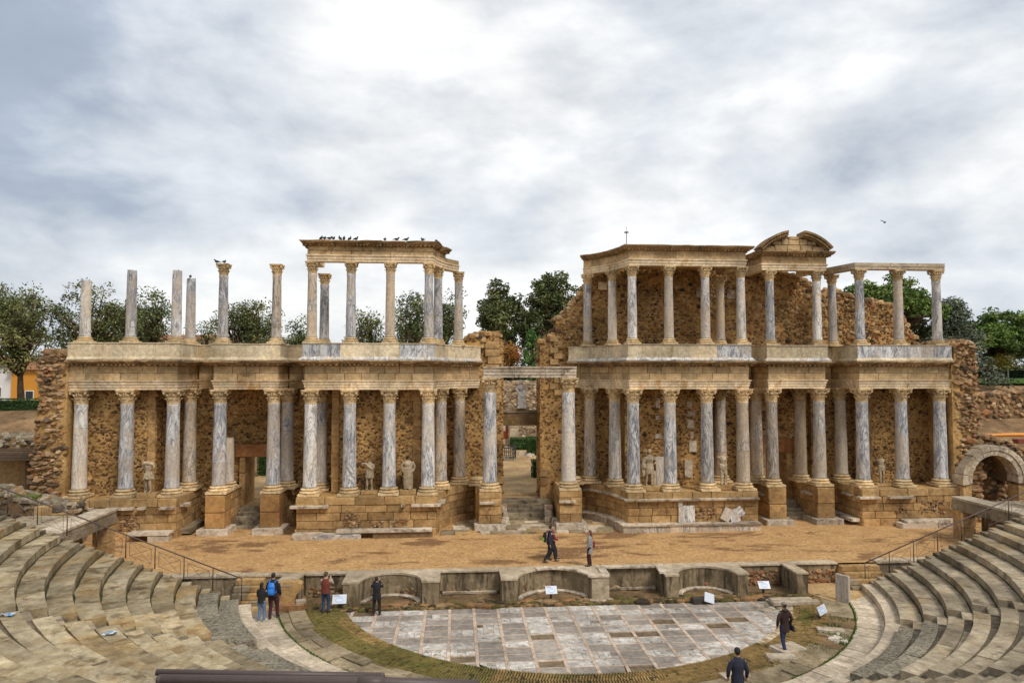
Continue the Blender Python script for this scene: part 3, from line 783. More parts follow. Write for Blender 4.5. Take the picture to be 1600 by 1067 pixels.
column(18.16, 1.22, ZB, 'low', P, 'lower column on a pedestal right of the right side door', group=G1)
column(17.80, 2.95, ZB, 'low', B, 'shaded column between the right side door and its right pedestal column', group=G1)
rw = 'lower storey column of the right wing, '
column(20.51, .46, ZB, 'low', A, rw + 'bluish front corner left of the small statue', group=G1)
column(20.41, 2.74, ZB, 'low', P, 'shaded column set back behind the right wing corner', group=G1)
column(23.04, .46, ZB, 'low', A, rw + 'middle one, right of the small statue', group=G1)
column(25.55, .46, ZB, 'low', A, rw + 'outermost, beside the rough right end wall', group=G1)
# upper storey
column(-25.45, .46, UB, 'up', P, 'leftmost bare upper shaft without a capital', top=15.62, capital=False, group=G2)
column(-22.95, .46, UB, 'up', A, 'second bare upper shaft from the left, tallest without a capital', top=16.23, capital=False, group=G2)
column(-20.45, .46, UB, 'up', A, 'third bare upper shaft from the left, without a capital', top=16.26, capital=False, group=G2)
column(-20.50, 2.74, UB, 'up', A, 'fourth bare upper shaft from the left, set back, with a bird on top', top=16.08, capital=False, group=G2)
column(-18.10, 1.22, UB, 'up', A, 'free upper column with capital and two pigeons on it', group=G2)
column(-15.03, 1.22, UB, 'up', B, 'free upper column with capital, left of the upper left colonnade', group=G2)
ul = 'upper left colonnade column, '
column(-12.73, 0, UB, 'up', B, ul + 'left front corner', group=G2)
column(-12.45, 2.3, UB, 'up', A, ul + 'dark one just behind the left corner', top=16.3, group=G2)
column(-10.52, 0, UB, 'up', A, ul + 'second along the front', group=G2)
column(-8.27, 0, UB, 'up', B, ul + 'third along the front', group=G2)
column(-6.04, 0, UB, 'up', A, ul + 'right front corner', group=G2)
column(-5.55, 1.75, UB, 'up', A, ul + 'first one round the curve', group=G2)
column(-4.30, 3.55, UB, 'up', P, ul + 'last one of the curve, nearest the gap', group=G2)
ur = 'upper right colonnade column, '
column(4.05, 3.75, UB, 'up', P, ur + 'first of the curve, nearest the gap', group=G2)
column(5.30, 2.1, UB, 'up', P, ur + 'second of the curve', group=G2)
column(6.04, 0, UB, 'up', P, ur + 'left front corner', group=G2)
column(8.27, 0, UB, 'up', P, ur + 'second along the front', group=G2)
column(10.52, 0, UB, 'up', P, ur + 'third along the front', group=G2)
column(12.73, 0, UB, 'up', P, ur + 'right front corner', group=G2)
column(12.45, 2.6, UB, 'up', B, ur + 'shaded one set back near the right corner', top=16.4, group=G2)
column(15.10, 1.22, UB, 'up', A, 'left upper column under the broken arched pediment', group=G2)
column(18.16, 1.22, UB, 'up', P, 'right upper column under the broken arched pediment', group=G2)
uw = 'upper column under the thin right-hand beam, '
column(20.10, 2.9, UB, 'up', A, uw + 'leftmost, set back', group=G2)
column(20.51, .46, UB, 'up', A, uw + 'second from its left end', group=G2)
column(23.04, .46, UB, 'up', P, uw + 'third from its left end', group=G2)
column(25.55, .46, UB, 'up', P, uw + 'rightmost of the whole stage front', group=G2)
# column bases left without shafts beside the central door
for x, lab in ((-3.05, 'bare column base behind the tall column left of the central door'), (2.95, 'bare column base behind the tall column right of the central door')):
    t = thing('broken_column', lab, 'column', (x, 3.05, 3.33)); pair('base', 'plinth', _C['b', 'low'], (x, 3.05, 3.33), 0, t)

# ------------------------------------------------------------------ entablatures and parapets of the lower storey
CA = lambda r, a0, a1, n=9: arc(0, -.6, r, a0, a1, n)
L_wing = [(-26.15, .46), (-20.5, .46), (-20.5, 3.5)]
L_rec1 = [(-20.1, 3.5), (-18.55, 3.5)]
L_aed = [(-18.16, 3.5), (-18.16, 1.22), (-15.1, 1.22), (-15.1, 3.5)]
L_rec2 = [(-14.7, 3.5), (-13.15, 3.5)]
L_inn = [(-12.73, 3.5), (-12.73, 0)] + CA(6.04, 174.3, 121, 7)
groups = [('wing', L_wing, 'left wing'), ('rec', L_rec1, 'recess between left wing and left side door'), ('aed', L_aed, 'left side door bay'), ('rec', L_rec2, 'recess right of the left side door'), ('inn', L_inn, 'left inner block with its curve'),
          ('inn', mirror(L_inn), 'right inner block with its curve'), ('rec', mirror(L_rec2), 'recess left of the right side door'), ('aed', mirror(L_aed), 'right side door bay'), ('rec', mirror(L_rec1), 'recess between right side door and right wing'), ('wing', mirror(L_wing), 'right wing')]
ARCH = [(-.34, 9.32), (.30, 9.32), (.30, 9.46), (.335, 9.47), (.335, 9.62), (.37, 9.63), (.37, 9.76), (.43, 9.80), (.43, 9.86), (-.34, 9.86)]
FR = lambda a, b: [(-.1, a), (.31, a), (.31, b), (-.1, b)]
CORN = [(-.1, 10.67), (.36, 10.67), (.40, 10.74), (.62, 10.79), (.70, 10.84), (.78, 10.93), (.74, 10.98), (-.1, 10.99)]
MOULD = [(-.2, 11.0), (.60, 11.0), (.60, 11.07), (.52, 11.13), (.47, 11.2), (-.2, 11.2)]
PANEL = [(.18, 11.2), (.43, 11.2), (.43, 11.93), (.18, 11.93)]
CAP = [(-.25, 11.935), (.47, 11.935), (.47, 11.995), (-.25, 11.995)]
for gi, (kind, path, where) in enumerate(groups):
    c = path[len(path) // 2]; left = gi < 5
    e = thing('entablature', 'stone entablature over the lower columns of the ' + where, 'entablature', (c[0], c[1], 9.3), 'entablatures of the lower storey')
    sweep(e, 'architrave', path, ARCH, ARCHI if kind != 'rec' else FRIEZE, 2.3, .014, .006)
    sweep(e, 'frieze_block', path, FR(9.865, 10.255), FRIEZE, 1.0, .026, .012)
    sweep(e, 'frieze_block', path, FR(10.275, 10.665), FRIEZE, .85, .026, .012)
    sweep(e, 'cornice', path, CORN, CORNICE, 1.7, .03, .03, .05 if kind != 'rec' else .2, (.40, .62, 10.70, 10.785, .21, .12), .045)
    pr = thing('parapet', 'low pale parapet wall above the ' + where, 'parapet', (c[0], c[1], 11), 'parapets under the upper columns')
    marb = (gi in (4, 5, 7))
    sweep(pr, 'moulding', path, MOULD, M_PALE if marb else PLASTER, 2.4, .012, .006)
    ps = sweep(pr, 'panel', path, PANEL, PLASTER, 1.9, .008, .006)
    sweep(pr, 'coping', path, CAP, PLASTER if left else CONC_TOP, 2.6, .01, .006)
    for o in ps:   # marble panels between the plaster ones
        v = [o.data.vertices[i].co for i in (0, len(o.data.vertices) - 1)]; mx = (v[0].x + v[1].x) / 2; my = (v[0].y + v[1].y) / 2
        if (gi == 4 and my < -.1 and (mx < -11.6 or -7.7 < mx < -6.0)) or (gi == 5 and my < -.1 and mx > 11.6) or (gi == 9 and my < .3 and 20.6 < mx < 25.3): o.data.materials[0] = M_BLUE
# solid body behind the entablatures (floor of the upper storey)
body = [('left', [(-26.1, .42), (-20.55, .42), (-20.55, 3.45), (-18.1, 3.45), (-18.1, 1.25), (-15.15, 1.25), (-15.15, 3.45), (-12.7, 3.45), (-12.7, .05)] + CA(6.08, 174.3, 119, 7) + [(-3.0, 5.2), (-3.0, 5.95), (-26.1, 5.95)])]
body.append(('right', [(-x, y) for x, y in body[0][1]]))
for side, poly in body:
    m = MB(); m.prism(poly, 9.40, 11.90); o = m.mesh('floor_core', MORTAR); bm = bmesh.new(); bm.from_mesh(o)
    bmesh.ops.triangulate(bm, faces=[f for f in bm.faces if len(f.verts) > 4]); bm.to_mesh(o); bm.free()
    o = link('upper_floor', o); tag(o, 'masonry floor of the upper storey on the %s half of the stage front' % side, 'masonry')
# marble beam across the central door
bt = thing('marble_beam', 'white moulded marble beam across the top of the central door columns', 'beam', (0, .95, 10))
BEAM = [(-.36, 10.0), (.36, 10.0), (.36, 10.16), (.40, 10.17), (.40, 10.36), (.44, 10.37), (.44, 10.52), (.52, 10.58), (.52, 10.66), (-.36, 10.66)]
sweep(bt, 'beam_block', [(-2.85, .95), (2.75, .95)], BEAM, WHITE, 1.9, .012, .004)

# ------------------------------------------------------------------ upper entablatures
UA = [(-.28, 16.68), (.25, 16.68), (.25, 16.82), (.28, 16.83), (.28, 16.97), (.33, 17.01), (.33, 17.08), (-.28, 17.08)]
UF = lambda a, b: [(-.24, a), (.25, a), (.25, b), (-.24, b)]
UCN = [(-.2, 17.56), (.30, 17.56), (.34, 17.62), (.52, 17.66), (.60, 17.72), (.68, 17.82), (.64, 17.88), (-.2, 17.90)]
ul_path = [(-12.73, 1.9), (-12.73, 0)] + CA(6.04, 174.3, 152, 3)
ul_all = [(-12.73, 2.2), (-12.73, 0)] + CA(6.04, 174.3, 138, 6)
e = thing('entablature', 'free-standing entablature on the upper left colonnade, lined with pigeons', 'entablature', (-9, 0, 16.7), 'entablatures of the upper storey')
sweep(e, 'architrave', ul_all, UA, ARCHI, 2.2, .012, .005)
sweep(e, 'frieze_block', ul_path, UF(17.085, 17.31), FRIEZE, 1.1, .022, .008); sweep(e, 'frieze_block', ul_path, UF(17.33, 17.555), FRIEZE, .9, .022, .008)
sweep(e, 'frieze_block', CA(6.04, 152, 138, 3), UF(17.085, 17.36), FRIEZE, 1.0, .01, .008)
sweep(e, 'cornice', ul_path, UCN, CORNICE, 1.4, .04, .03, .0, (.34, .52, 17.58, 17.66, .18, .1), .045)
ur_path = mirror([(-12.73, 3.3), (-12.73, 0)] + CA(6.04, 174.3, 131, 7))
e = thing('entablature', 'carved entablature with dentils on the upper right colonnade, with a metal rod on top', 'entablature', (9, 0, 16.7), 'entablatures of the upper storey')
sweep(e, 'architrave', ur_path, UA, ARCHI, 2.2, .012, .005); sweep(e, 'frieze_block', ur_path, UF(17.085, 17.555), FRIEZE, 1.3, .01, .006)
sweep(e, 'cornice', ur_path, UCN, CORNICE, 2.0, .02, .015, .0, (.34, .52, 17.58, 17.66, .17, .1), .02)
m = MB(); m.prism([(12.5, .1), (6.1, .1)] + [(-x, y) for x, y in CA(6.1, 174.3, 131, 6)] + [(4.4, 4.2), (12.5, 4.2)], 17.1, 17.5)
m.build('ceiling_slab', MORTAR, e)
pd = thing('pediment_bay', 'entablature with a broken arched pediment over the upper right side bay', 'pediment', (16.6, 1.2, 16.8))
ap = [(15.1 - .45, 3.9), (14.75, 1.22), (18.45, 1.22), (18.45, 3.9)]
sweep(pd, 'architrave', ap, [(o, z) for o, z in UA], ARCHI, 2.4, .012, .005); sweep(pd, 'frieze_block', ap, UF(17.085, 17.555), FRIEZE, 1.0, .01, .008)
sweep(pd, 'cornice', ap, [(o, z - .03) for o, z in UCN], CORNICE, 1.2, .03, .02, .0, (.34, .52, 17.55, 17.63, .2, .12), .03)
m = MB(); m.prism([(14.8, 1.3), (18.4, 1.3), (18.4, 4.0), (14.8, 4.0)], 17.12, 17.5); m.build('ceiling_slab', MORTAR, pd)
# tympanum blocks and the two broken arc pieces
for x0, x1, z0, z1 in ((14.55, 15.3, 17.88, 18.14), (15.31, 16.1, 17.88, 18.24), (16.11, 16.95, 17.88, 18.24), (16.96, 17.75, 17.88, 18.24), (17.76, 18.5, 17.88, 18.14), (15.2, 15.75, 18.25, 18.46), (15.76, 16.2, 18.25, 18.6), (16.21, 16.9, 18.25, 18.56), (16.91, 17.4, 18.25, 18.6), (17.41, 17.95, 18.25, 18.46), (16.2, 16.85, 18.57, 18.78)):
    block('tympanum_block', pd, ((x0 + x1) / 2, 1.05, (z0 + z1) / 2), (x1 - x0 - .02, .5, z1 - z0 - .02), 0, FRIEZE)
cxp, rp = 16.56, 3.1; zc_ = 19.10 - rp
tp_ = [(cxp + (rp - .2) * cos(radians(a)), zc_ + (rp - .2) * sin(radians(a))) for a in range(137, 41, -6)]; tp_ = [(x, min(z, 18.72)) if abs(x - cxp) < .5 else (x, z) for x, z in tp_] + [(18.6, 17.8), (14.5, 17.8)]
m = MB(); n = len(tp_); m.add([(x, 1.0, z) for x, z in tp_] + [(x, 1.5, z) for x, z in tp_], [tuple(range(n))[::-1], tuple(range(n, 2 * n))] + [(i, (i + 1) % n, n + (i + 1) % n, n + i) for i in range(n)]); m.build('tympanum_core', FRIEZE, pd)
for a0, a1 in ((139, 99.5), (80.5, 41)):
    n = 4
    for k in range(n):
        b0, b1 = a0 + (a1 - a0) * k / n, a0 + (a1 - a0) * (k + 1) / n - .25 * (1 if a1 < a0 else -1) * -1
        m = MB(); rings = []
        for q in range(4):
            an = radians(b0 + (b1 - b0) * q / 3); ring = []
            for rr_, y_ in ((rp - .36, .75), (rp - .36, 1.5), (rp, 1.5), (rp + .03, .42), (rp - .1, .42), (rp - .16, .58), (rp - .26, .62)):
                ring.append((cxp + rr_ * cos(an), y_, zc_ + rr_ * sin(an)))
            rings.append(ring)
        m.loft(rings); m.build('arc_cornice', CORNICE, pd)
        for q in range(4):
            an = radians(b0 + (b1 - b0) * (q + .5) / 4)
            m = MB(); m.box((0, 0, 0), (.1, .16, .09)); o = m.build('dentil', CORNICE, pd); 
            o.location = (cxp + (rp - .22) * cos(an), .55, zc_ + (rp - .22) * sin(an)); o.rotation_euler.y = -an + pi / 2
e = thing('thin_beam', 'thin plain grey beam on the upper right wing columns', 'beam', (23, .46, 16.7))
sweep(e, 'beam_block', [(19.65, 3.2), (20.3, .46), (25.95, .46)], [(-.28, 16.69), (.28, 16.69), (.28, 16.86), (.31, 16.87), (.31, 17.08), (-.28, 17.08)], CONC_TOP, 2.8, .012, .004)

# ------------------------------------------------------------------ rubble walls of the lower storey
TOPZ = 9.5
def lowwall(label, p0, p1, outline=None, thick=.6, cat='wall', **kw):
    t = thing('rubble_wall', label, cat, (p0[0], p0[1], ST), 'rubble walls behind the columns')
    L = hypot(p1[0] - p0[0], p1[1] - p0[1]); wall(t, p0, p1, outline or rect(0, L, ST, TOPZ), thick, PAL_LOW, **kw); return t
t = lowwall('rubble wall behind the left wing columns and headless statue', (-26.5, 1.15), (-21.7, 1.15), thick=4.8, cell=.2, fill=.95, big=40)
stones(t, (-21.7, 1.15), (-21.7, 3.6), rect(0, 2.4, ST, TOPZ), PAL_LOW, .2, .95, big=8)
lowwall('shaded rubble wall in the recess left of the left side door', (-21.7, 3.65), (-18.9, 3.65), thick=2.3, fill=.95, cell=.2, big=15)
def doorwall(label, s, dx0, dx1, ztop, zlint, y=4.05):
    t = thing('rubble_wall', label, 'wall', (s * 16.6, y, ST), 'rubble walls behind the columns')
    xa, xb = (-18.9, -14.2) if s < 0 else (14.2, 18.9)
    wall(t, (xa, y), (dx0, y), rect(0, dx0 - xa, ST, TOPZ), 1.9, PAL_LOW, fill=.95, cell=.2, big=12)
    wall(t, (dx1, y), (xb, y), rect(0, xb - dx1, ST, TOPZ), 1.9, PAL_LOW, fill=.95, cell=.2, big=12)
    wall(t, (dx0, y), (dx1, y), rect(0, dx1 - dx0, zlint, TOPZ), 1.9, PAL_LOW, fill=.95, cell=.2, big=8)
    block('lintel', t, ((dx0 + dx1) / 2, y - .02, (ztop + zlint) / 2), (dx1 - dx0 + 1.3, .6, zlint - ztop), 0, stone_red)
    for x in (dx0 - .16, dx1 + .16):
        for z0, z1 in ((2.1, 3.0), (3.02, 4.1), (4.12, ztop - .01)): block('jamb_block', t, (x, y - .03, (z0 + z1) / 2), (.34, .5, z1 - z0 - .01), 0, ASHLAR)
    return t
MORTAR_S = stone('smooth_ochre_block', (.45, .28, .12), (.37, .215, .085), (.18, .10, .042), 1.2, (.55, .72), .4, .5)
stone_red = stone('reddish_lintel', (.40, .19, .075), (.32, .14, .055), (.17, .08, .035), 1.4, (.58, .74), .1, .6)
doorwall('rubble wall with the left side door under a reddish lintel', -1, -17.45, -15.85, 5.08, 5.88)
lowwall('shaded rubble wall in the recess right of the left side door', (-14.2, 3.65), (-11.7, 3.65), thick=2.3, fill=.95, cell=.2, big=20)
t = lowwall('rubble wall behind the left inner block columns and two statues', (-11.7, .95), (-6.05, .95), thick=5.0, cell=.2, fill=.97, big=50)
t2 = lowwall('curved rubble wall from the left inner block to the central door', (-6.3, 2.6), (-5.35, 4.2), thick=.9, fill=.95, cell=.2, big=10)
wall(t2, (-5.35, 4.2), (-3.5, 4.85), rect(0, 1.96, ST, TOPZ), 1.1, PAL_LOW, fill=.95, cell=.2, big=10)
t = lowwall('right curved rubble wall from the central door to the right inner block', (3.4, 4.85), (5.35, 4.3), thick=1.1, fill=.95, cell=.2, big=12)
wall(t, (5.35, 4.3), (6.4, 2.7), rect(0, 1.92, ST, TOPZ), .9, PAL_LOW, fill=.95, cell=.2, big=8)
t = lowwall('rubble wall with marble fragments behind the right inner block columns', (6.05, 2.1), (11.35, 2.1), thick=3.8, cell=.2, fill=.97, big=50)
for px, pz, dx, dz in ((10.15, 8.3, .34, .42), (10.25, 7.7, .5, .3), (10.2, 7.1, .42, .55), (10.35, 5.7, .46, .7), (10.05, 4.3, .5, 1.1), (8.15, 8.4, .25, .6), (8.2, 7.5, .4, .25), (10.3, 6.4, .2, .4), (8.15, 6.35, .4, .3)):
    block('marble_fragment', t, (px, 2.06, pz), (dx, .14, dz), 0, WHITE, R.uniform(-.03, .03))
lowwall('shaded rubble wall in the recess left of the right side door', (11.35, 3.65), (14.2, 3.65), thick=2.3, fill=.95, cell=.2, big=15)
doorwall('rubble wall with the right side door under a pale lintel', 1, 15.85, 17.3, 5.08, 5.98)
lowwall('shaded rubble wall in the recess right of the right side door', (18.9, 3.65), (21.7, 3.65), thick=2.3, fill=.95, cell=.2, big=15)
t = lowwall('rubble wall behind the right wing columns and small statue', (21.7, 2.25), (26.5, 2.25), thick=3.7, cell=.2, fill=.95, big=40)
stones(t, (21.7, 3.6), (21.7, 2.25), rect(0, 1.3, ST, TOPZ), PAL_LOW, .2, .95, big=5)
# smooth pilaster strips of squared blocks on the edges of the rubble walls
for x, y, zt in ((-21.95, 1.12, 9.3), (-11.48, .92, 9.3), (-6.75, .92, 9.3), (11.12, 2.07, 9.3), (21.95, 2.22, 9.3), (-26.2, 1.12, 9.3)):
    t = thing('pilaster_strip', 'smooth block strip ' + {-21.95: 'up the wall right of the headless cuirass statue', -11.48: 'up the left edge of the left inner block wall', -6.75: 'up the wall behind the headless draped statue', 11.12: 'at the right edge of the right inner block wall', 21.95: 'at the left edge of the right wing wall', -26.2: 'at the far left of the left wing wall'}[x], 'pilaster', (x, y, 3.3), 'pilaster strips'); z = 3.3
    while z < zt - .1: h = min(R.uniform(.4, .95), zt - z); block('stone_block', t, (x, y, z + h / 2), (.42 + R.uniform(-.03, .03), .12, h - .015), 0, MORTAR_S); z += h
# rough end walls
def endwall(label, x0, x1, y0, outline, face_in, amp=.10, pal=PAL_END):
    t = thing('end_wall', label, 'wall', ((x0 + x1) / 2, y0, 1), 'rough end walls of the stage front')
    wall(t, (x0, y0), (x1, y0), outline, 4.6, pal, amp=amp, cell=.25, fill=.97, h=(.05, .2), big=150, size=(.75, 1.2), asp=(1.1, 1.9)); return t
t = endwall('ragged rubble end wall at the left edge of the stage front', -27.95, -26.3, .1, [(0, ST), (1.65, ST), (1.65, 11.3), (1.2, 11.5), (.55, 11.4), (.22, 11.0), (.3, 8.3), (.15, 6.6), (.05, 5.0), (0, 3.0)], 1)
wall(t, (-26.62, .02), (-26.08, .02), rect(0, .54, ST, 10.9), 3.0, PAL_LOW, fill=.3, big=10)
t = endwall('ragged rubble end wall at the right edge of the stage front', 26.35, 28.0, .1, [(0, ST), (1.6, ST), (1.6, 3.2), (1.5, 6.4), (1.45, 9.3), (1.4, 11.0), (1.35, 12.1), (.6, 12.2), (0, 12.0)], -1)
wall(t, (26.08, .02), (26.62, .02), rect(0, .54, ST, 10.9), 3.0, PAL_LOW, fill=.3, big=10)
# piers beside the central door
def pier(label, poly_x, y, outline, thick=2.2):
    t = thing('door_pier', label, 'wall', (poly_x[0], y, ST), 'piers of the central door'); wall(t, (poly_x[0], y), (poly_x[1], y), outline, thick, PAL_LOW, amp=.06, cell=.22, fill=.9, big=30); return t
t = pier('tall rubble pier left of the central door opening', (-3.6, -1.35), 4.9, [(0, ST), (2.25, ST), (2.25, 12.25), (2.0, 12.3), (1.95, 12.75), (.9, 12.85), (.5, 12.5), (0, 12.1)])
stones(t, (-1.35, 4.9), (-1.35, 7.0), rect(0, 2.0, 2.1, 12), PAL_LOW, .3, .3, big=5)
for k in range(9): block('quoin_block', t, (-2.0 + R.uniform(-.1, .1), 4.82, 8.1 + k * .5), (.9, .2, .46), 0, ASHLAR_P)
t = pier('tall rubble pier right of the central door opening', (1.08, 3.5), 4.9, [(0, ST), (2.42, ST), (2.42, 13.9), (1.9, 13.6), (1.2, 13.2), (.75, 12.6), (.6, 12.4), (.3, 12.35), (0, 12.3)])
stones(t, (1.08, 7.0), (1.08, 4.9), rect(0, 2.0, 2.1, 12), PAL_LOW, .3, .3, big=5)
for k in range(8): block('quoin_block', t, (2.0 + (.28 if k % 2 else 0), 4.82, 11.0 + k * .38 if k < 5 else 9.0 + (k - 5) * .4), (.55, .22, .36), 0, ASHLAR_P)
for x, z0 in ((1.3, 1.9), (1.3, 2.4), (1.3, 2.95), (1.3, 3.5), (1.75, 1.9), (1.75, 2.4), (-1.6, 1.9), (-1.6, 2.5), (-1.6, 3.1)): block('quoin_block', t, (x, 4.8, z0 + .25), (.5, .24, .5), 0, ASHLAR)
# low lintel inside the central door carrying the seated statue
t = thing('door_lintel', 'weathered low stone lintel spanning the central door beneath the seated statue', 'lintel', (-.13, 6.7, 6.7))
block('lintel_block', t, (-.14, 6.9, 7.15), (2.5, 1.0, .86), 0, MOSSROCK); block('lintel_slab', t, (-.14, 6.9, 7.66), (2.55, 1.1, .15), 0, SEAT_G)

# ------------------------------------------------------------------ walls of the upper storey (right half only)
def uppwall(label, p0, p1, outline, thick=1.0, **kw):
    t = thing('upper_rubble_wall', label, 'wall', (p0[0], p0[1], 11.9), 'rubble walls of the upper storey'); wall(t, p0, p1, outline, thick, PAL_UP, amp=.12, **kw); return t
t = uppwall('tall rubble wall behind the upper right colonnade, sloping down at its left', (3.0, 4.75), (14.6, 4.2), [(-.9, 11.9), (11.6, 11.9), (11.6, 17.45), (2.6, 17.5), (1.7, 17.0), (1.3, 16.6), (.95, 15.6), (.2, 14.8), (-.35, 14.1), (-.85, 13.8)], cell=.23, fill=1.0, big=130, h=(.03, .12), size=(.55, 1.05))
for k in range(12): block('quoin_block', t, (7.0 + (.12 if k % 2 else 0), 4.48, 12.15 + k * .42), (.62, .2, .38), 0, ASHLAR_P)
for k in range(3): block('marble_fragment', t, (9.6 + k * 2.1, 4.25, 15.7 - .1 * k), (.5, .2, .6), 0, WHITE)
block('marble_fragment', t, (5.2, 4.4, 16.0), (.55, .25, .5), 0, ARCHI)
uppwall('rubble wall behind the arched pediment columns', (14.6, 4.3), (19.6, 4.3), [(0, 11.9), (5.0, 11.9), (5.0, 15.7), (4.4, 16.5), (3.9, 16.9), (2.2, 17.0), (0, 17.1)], cell=.23, fill=1.0, big=80, h=(.03, .1), size=(.55, 1.05))
uppwall('low sloping rubble wall behind the upper right wing columns', (19.6, 4.4), (27.3, 4.4), [(0, 11.9), (7.3, 11.9), (7.15, 12.6), (6.8, 13.3), (6.4, 14.1), (5.6, 14.9), (3.3, 15.25), (2.2, 15.6), (1.3, 15.9), (.5, 15.6), (0, 15.3)], cell=.23, fill=1.0, big=90, h=(.03, .12), size=(.6, 1.1))
uppwall('short broken rubble stub above the left curve beside the gap', (-3.9, 4.6), (-2.6, 4.6), [(0, 11.9), (1.3, 11.9), (1.3, 12.3), (.8, 12.75), (.2, 12.5)], cell=.3, fill=.8, big=12)

# ------------------------------------------------------------------ podium under the lower columns
CRS = [(1.52, 1.97), (1.97, 2.42), (2.42, 2.84), (2.84, 3.30)]
def podium(label, path, core, base=True, ledges=(), plinth=(), patches=(), mat=ASHLAR, full_ledge=False):
    c = path[len(path) // 2]; t = thing('podium', label, 'podium', (c[0], c[1], ST), 'podiums of the stage front')
    m = MB(); m.prism(core, ST - .3, 3.27); me = m.mesh('podium_core', MORTAR); bm = bmesh.new(); bm.from_mesh(me); bmesh.ops.triangulate(bm, faces=[f for f in bm.faces if len(f.verts) > 4]); bm.to_mesh(me); bm.free(); link('podium_core', me, t)
    ashlar(t, path, [(1.0, 1.52)], mat, (.8, 1.7), .42, proud=.06); ashlar(t, path, CRS[:3], mat, (.6, 1.45), .36); ashlar(t, path, CRS[3:], ASHLAR_P, (.9, 1.9), .5, proud=.03)
    for (x, y, l_, rz) in ledges: block('ledge_fragment', t, (x, y, 2.80), (l_, .42, .13), rz, WHITE)
    for (x, y, l_, z, h, d, rz, mt) in plinth: block('plinth_slab', t, (x, y, z), (l_, d, h), rz, mt)
    for (p0, p1, s0, s1, z0, z1) in patches: stones(t, p0, p1, rect(s0, s1, z0, z1), PAL_END, .16, .97, (.05, .1), 12, size=(.8, 1.15))
    return t
fl = -.32
podium('ochre block podium under the left wing', [(-26.35, fl), (-19.95, fl), (-19.95, 3.6)], [(-26.35, fl + .25), (-20.2, fl + .25), (-20.2, 3.65), (-26.35, 3.65)],
       ledges=((-25.2, fl - .1, 1.7, 0), (-23.3, fl - .1, .7, 0), (-22.55, fl - .1, .75, 0), (-21.75, fl - .08, .4, 0), (-20.4, fl - .1, .75, 0), (-19.85, .6, .8, pi / 2)),
       plinth=((-21.1, fl - .45, 2.2, 1.52, .16, .75, 0, WHITE), (-20.6, fl - .5, 1.1, 1.25, .32, .6, .02, WHITE), (-19.7, 1.6, 2.4, 1.35, .3, .6, pi / 2, SEAT_G)),
       patches=(((-26.35, fl + .03), (-19.95, fl + .03), 3.4, 4.4, 1.2, 2.4),))
podium('ochre block podium under the left inner block, with its inward curve', [(-13.35, 3.6), (-13.35, -.6), (-5.55, -.6)] + CA(5.52, 178, 124, 6)[1:], [(-13.1, 3.65), (-13.1, -.35), (-5.8, -.35)] + CA(5.78, 176, 122, 6) + [(-3.1, 4.9), (-13, 4.9)],
       ledges=((-12.6, -.72, 2.1, 0), (-6.1, -.7, 1.7, 0), (-7.4, -.68, .22, 0), (-5.25, .4, .8, 1.5)),
       plinth=((-12.6, -1.0, 1.6, 1.25, .32, .6, -.04, WHITE), (-11.0, -1.05, 2.6, 1.22, .3, .55, 0, M_PALE), (-9.9, -1.0, 2.3, 1.5, .14, .62, 0, WHITE), (-7.7, -1.0, 2.2, 1.5, .14, .62, 0, WHITE), (-6.4, -1.0, 1.3, 1.5, .14, .6, 0, WHITE), (-7.4, -.95, 3.3, 1.25, .34, .5, 0, MOSSROCK)),
       patches=(((-13.35, -.57), (-5.55, -.57), 2.6, 3.5, 1.6, 2.4), ((-13.35, -.57), (-5.55, -.57), 5.4, 6.2, 1.6, 2.1), ((-13.35, -.57), (-5.55, -.57), 4.1, 4.9, 1.5, 1.95)))
R_inn = mirror([(-13.35, 3.6), (-13.35, -.6), (-5.55, -.6)] + CA(5.52, 178, 124, 6)[1:])
t = podium('ochre block podium under the right inner block, with a full white ledge', R_inn, [(-x, y) for x, y in [(-13.1, 3.65), (-13.1, -.35), (-5.8, -.35)] + CA(5.78, 176, 122, 6) + [(-3.1, 4.9), (-13, 4.9)]],
       plinth=(), patches=((R_inn[-3], R_inn[-2], 3.5, 5.2, 1.75, 2.4),))
sweep(t, 'ledge_slab', R_inn[:-1], [(-.2, 2.80), (.16, 2.80), (.26, 2.86), (.28, 2.95), (-.2, 2.97)], WHITE, 2.2, .012, .01, rough=.012)
sweep(t, 'plinth_slab', R_inn[:-1], [(-.2, 1.46), (.52, 1.46), (.54, 1.56), (-.2, 1.58)], WHITE, 1.6, .014, .012, rough=.012)
sweep(t, 'plinth_block', R_inn[:-1], [(-.2, 1.0), (.46, 1.0), (.44, 1.455), (-.2, 1.455)], M_BEIGE, .8, .014, .012)
block('marble_panel', t, (9.0, -.68, 2.06), (.95, .1, .98), 0, M_PALE); block('marble_panel', t, (8.62, -.68, 2.62), (.25, .1, .3), 0, WHITE)
for x, z, a_ in ((11.4, 2.0, .5), (11.85, 1.9, -.3), (12.05, 2.05, .9)):
    o = block('marble_fragment', t, (x, -.72, z), (.55, .12, .75), 0, M_PALE); o.rotation_euler.y = a_
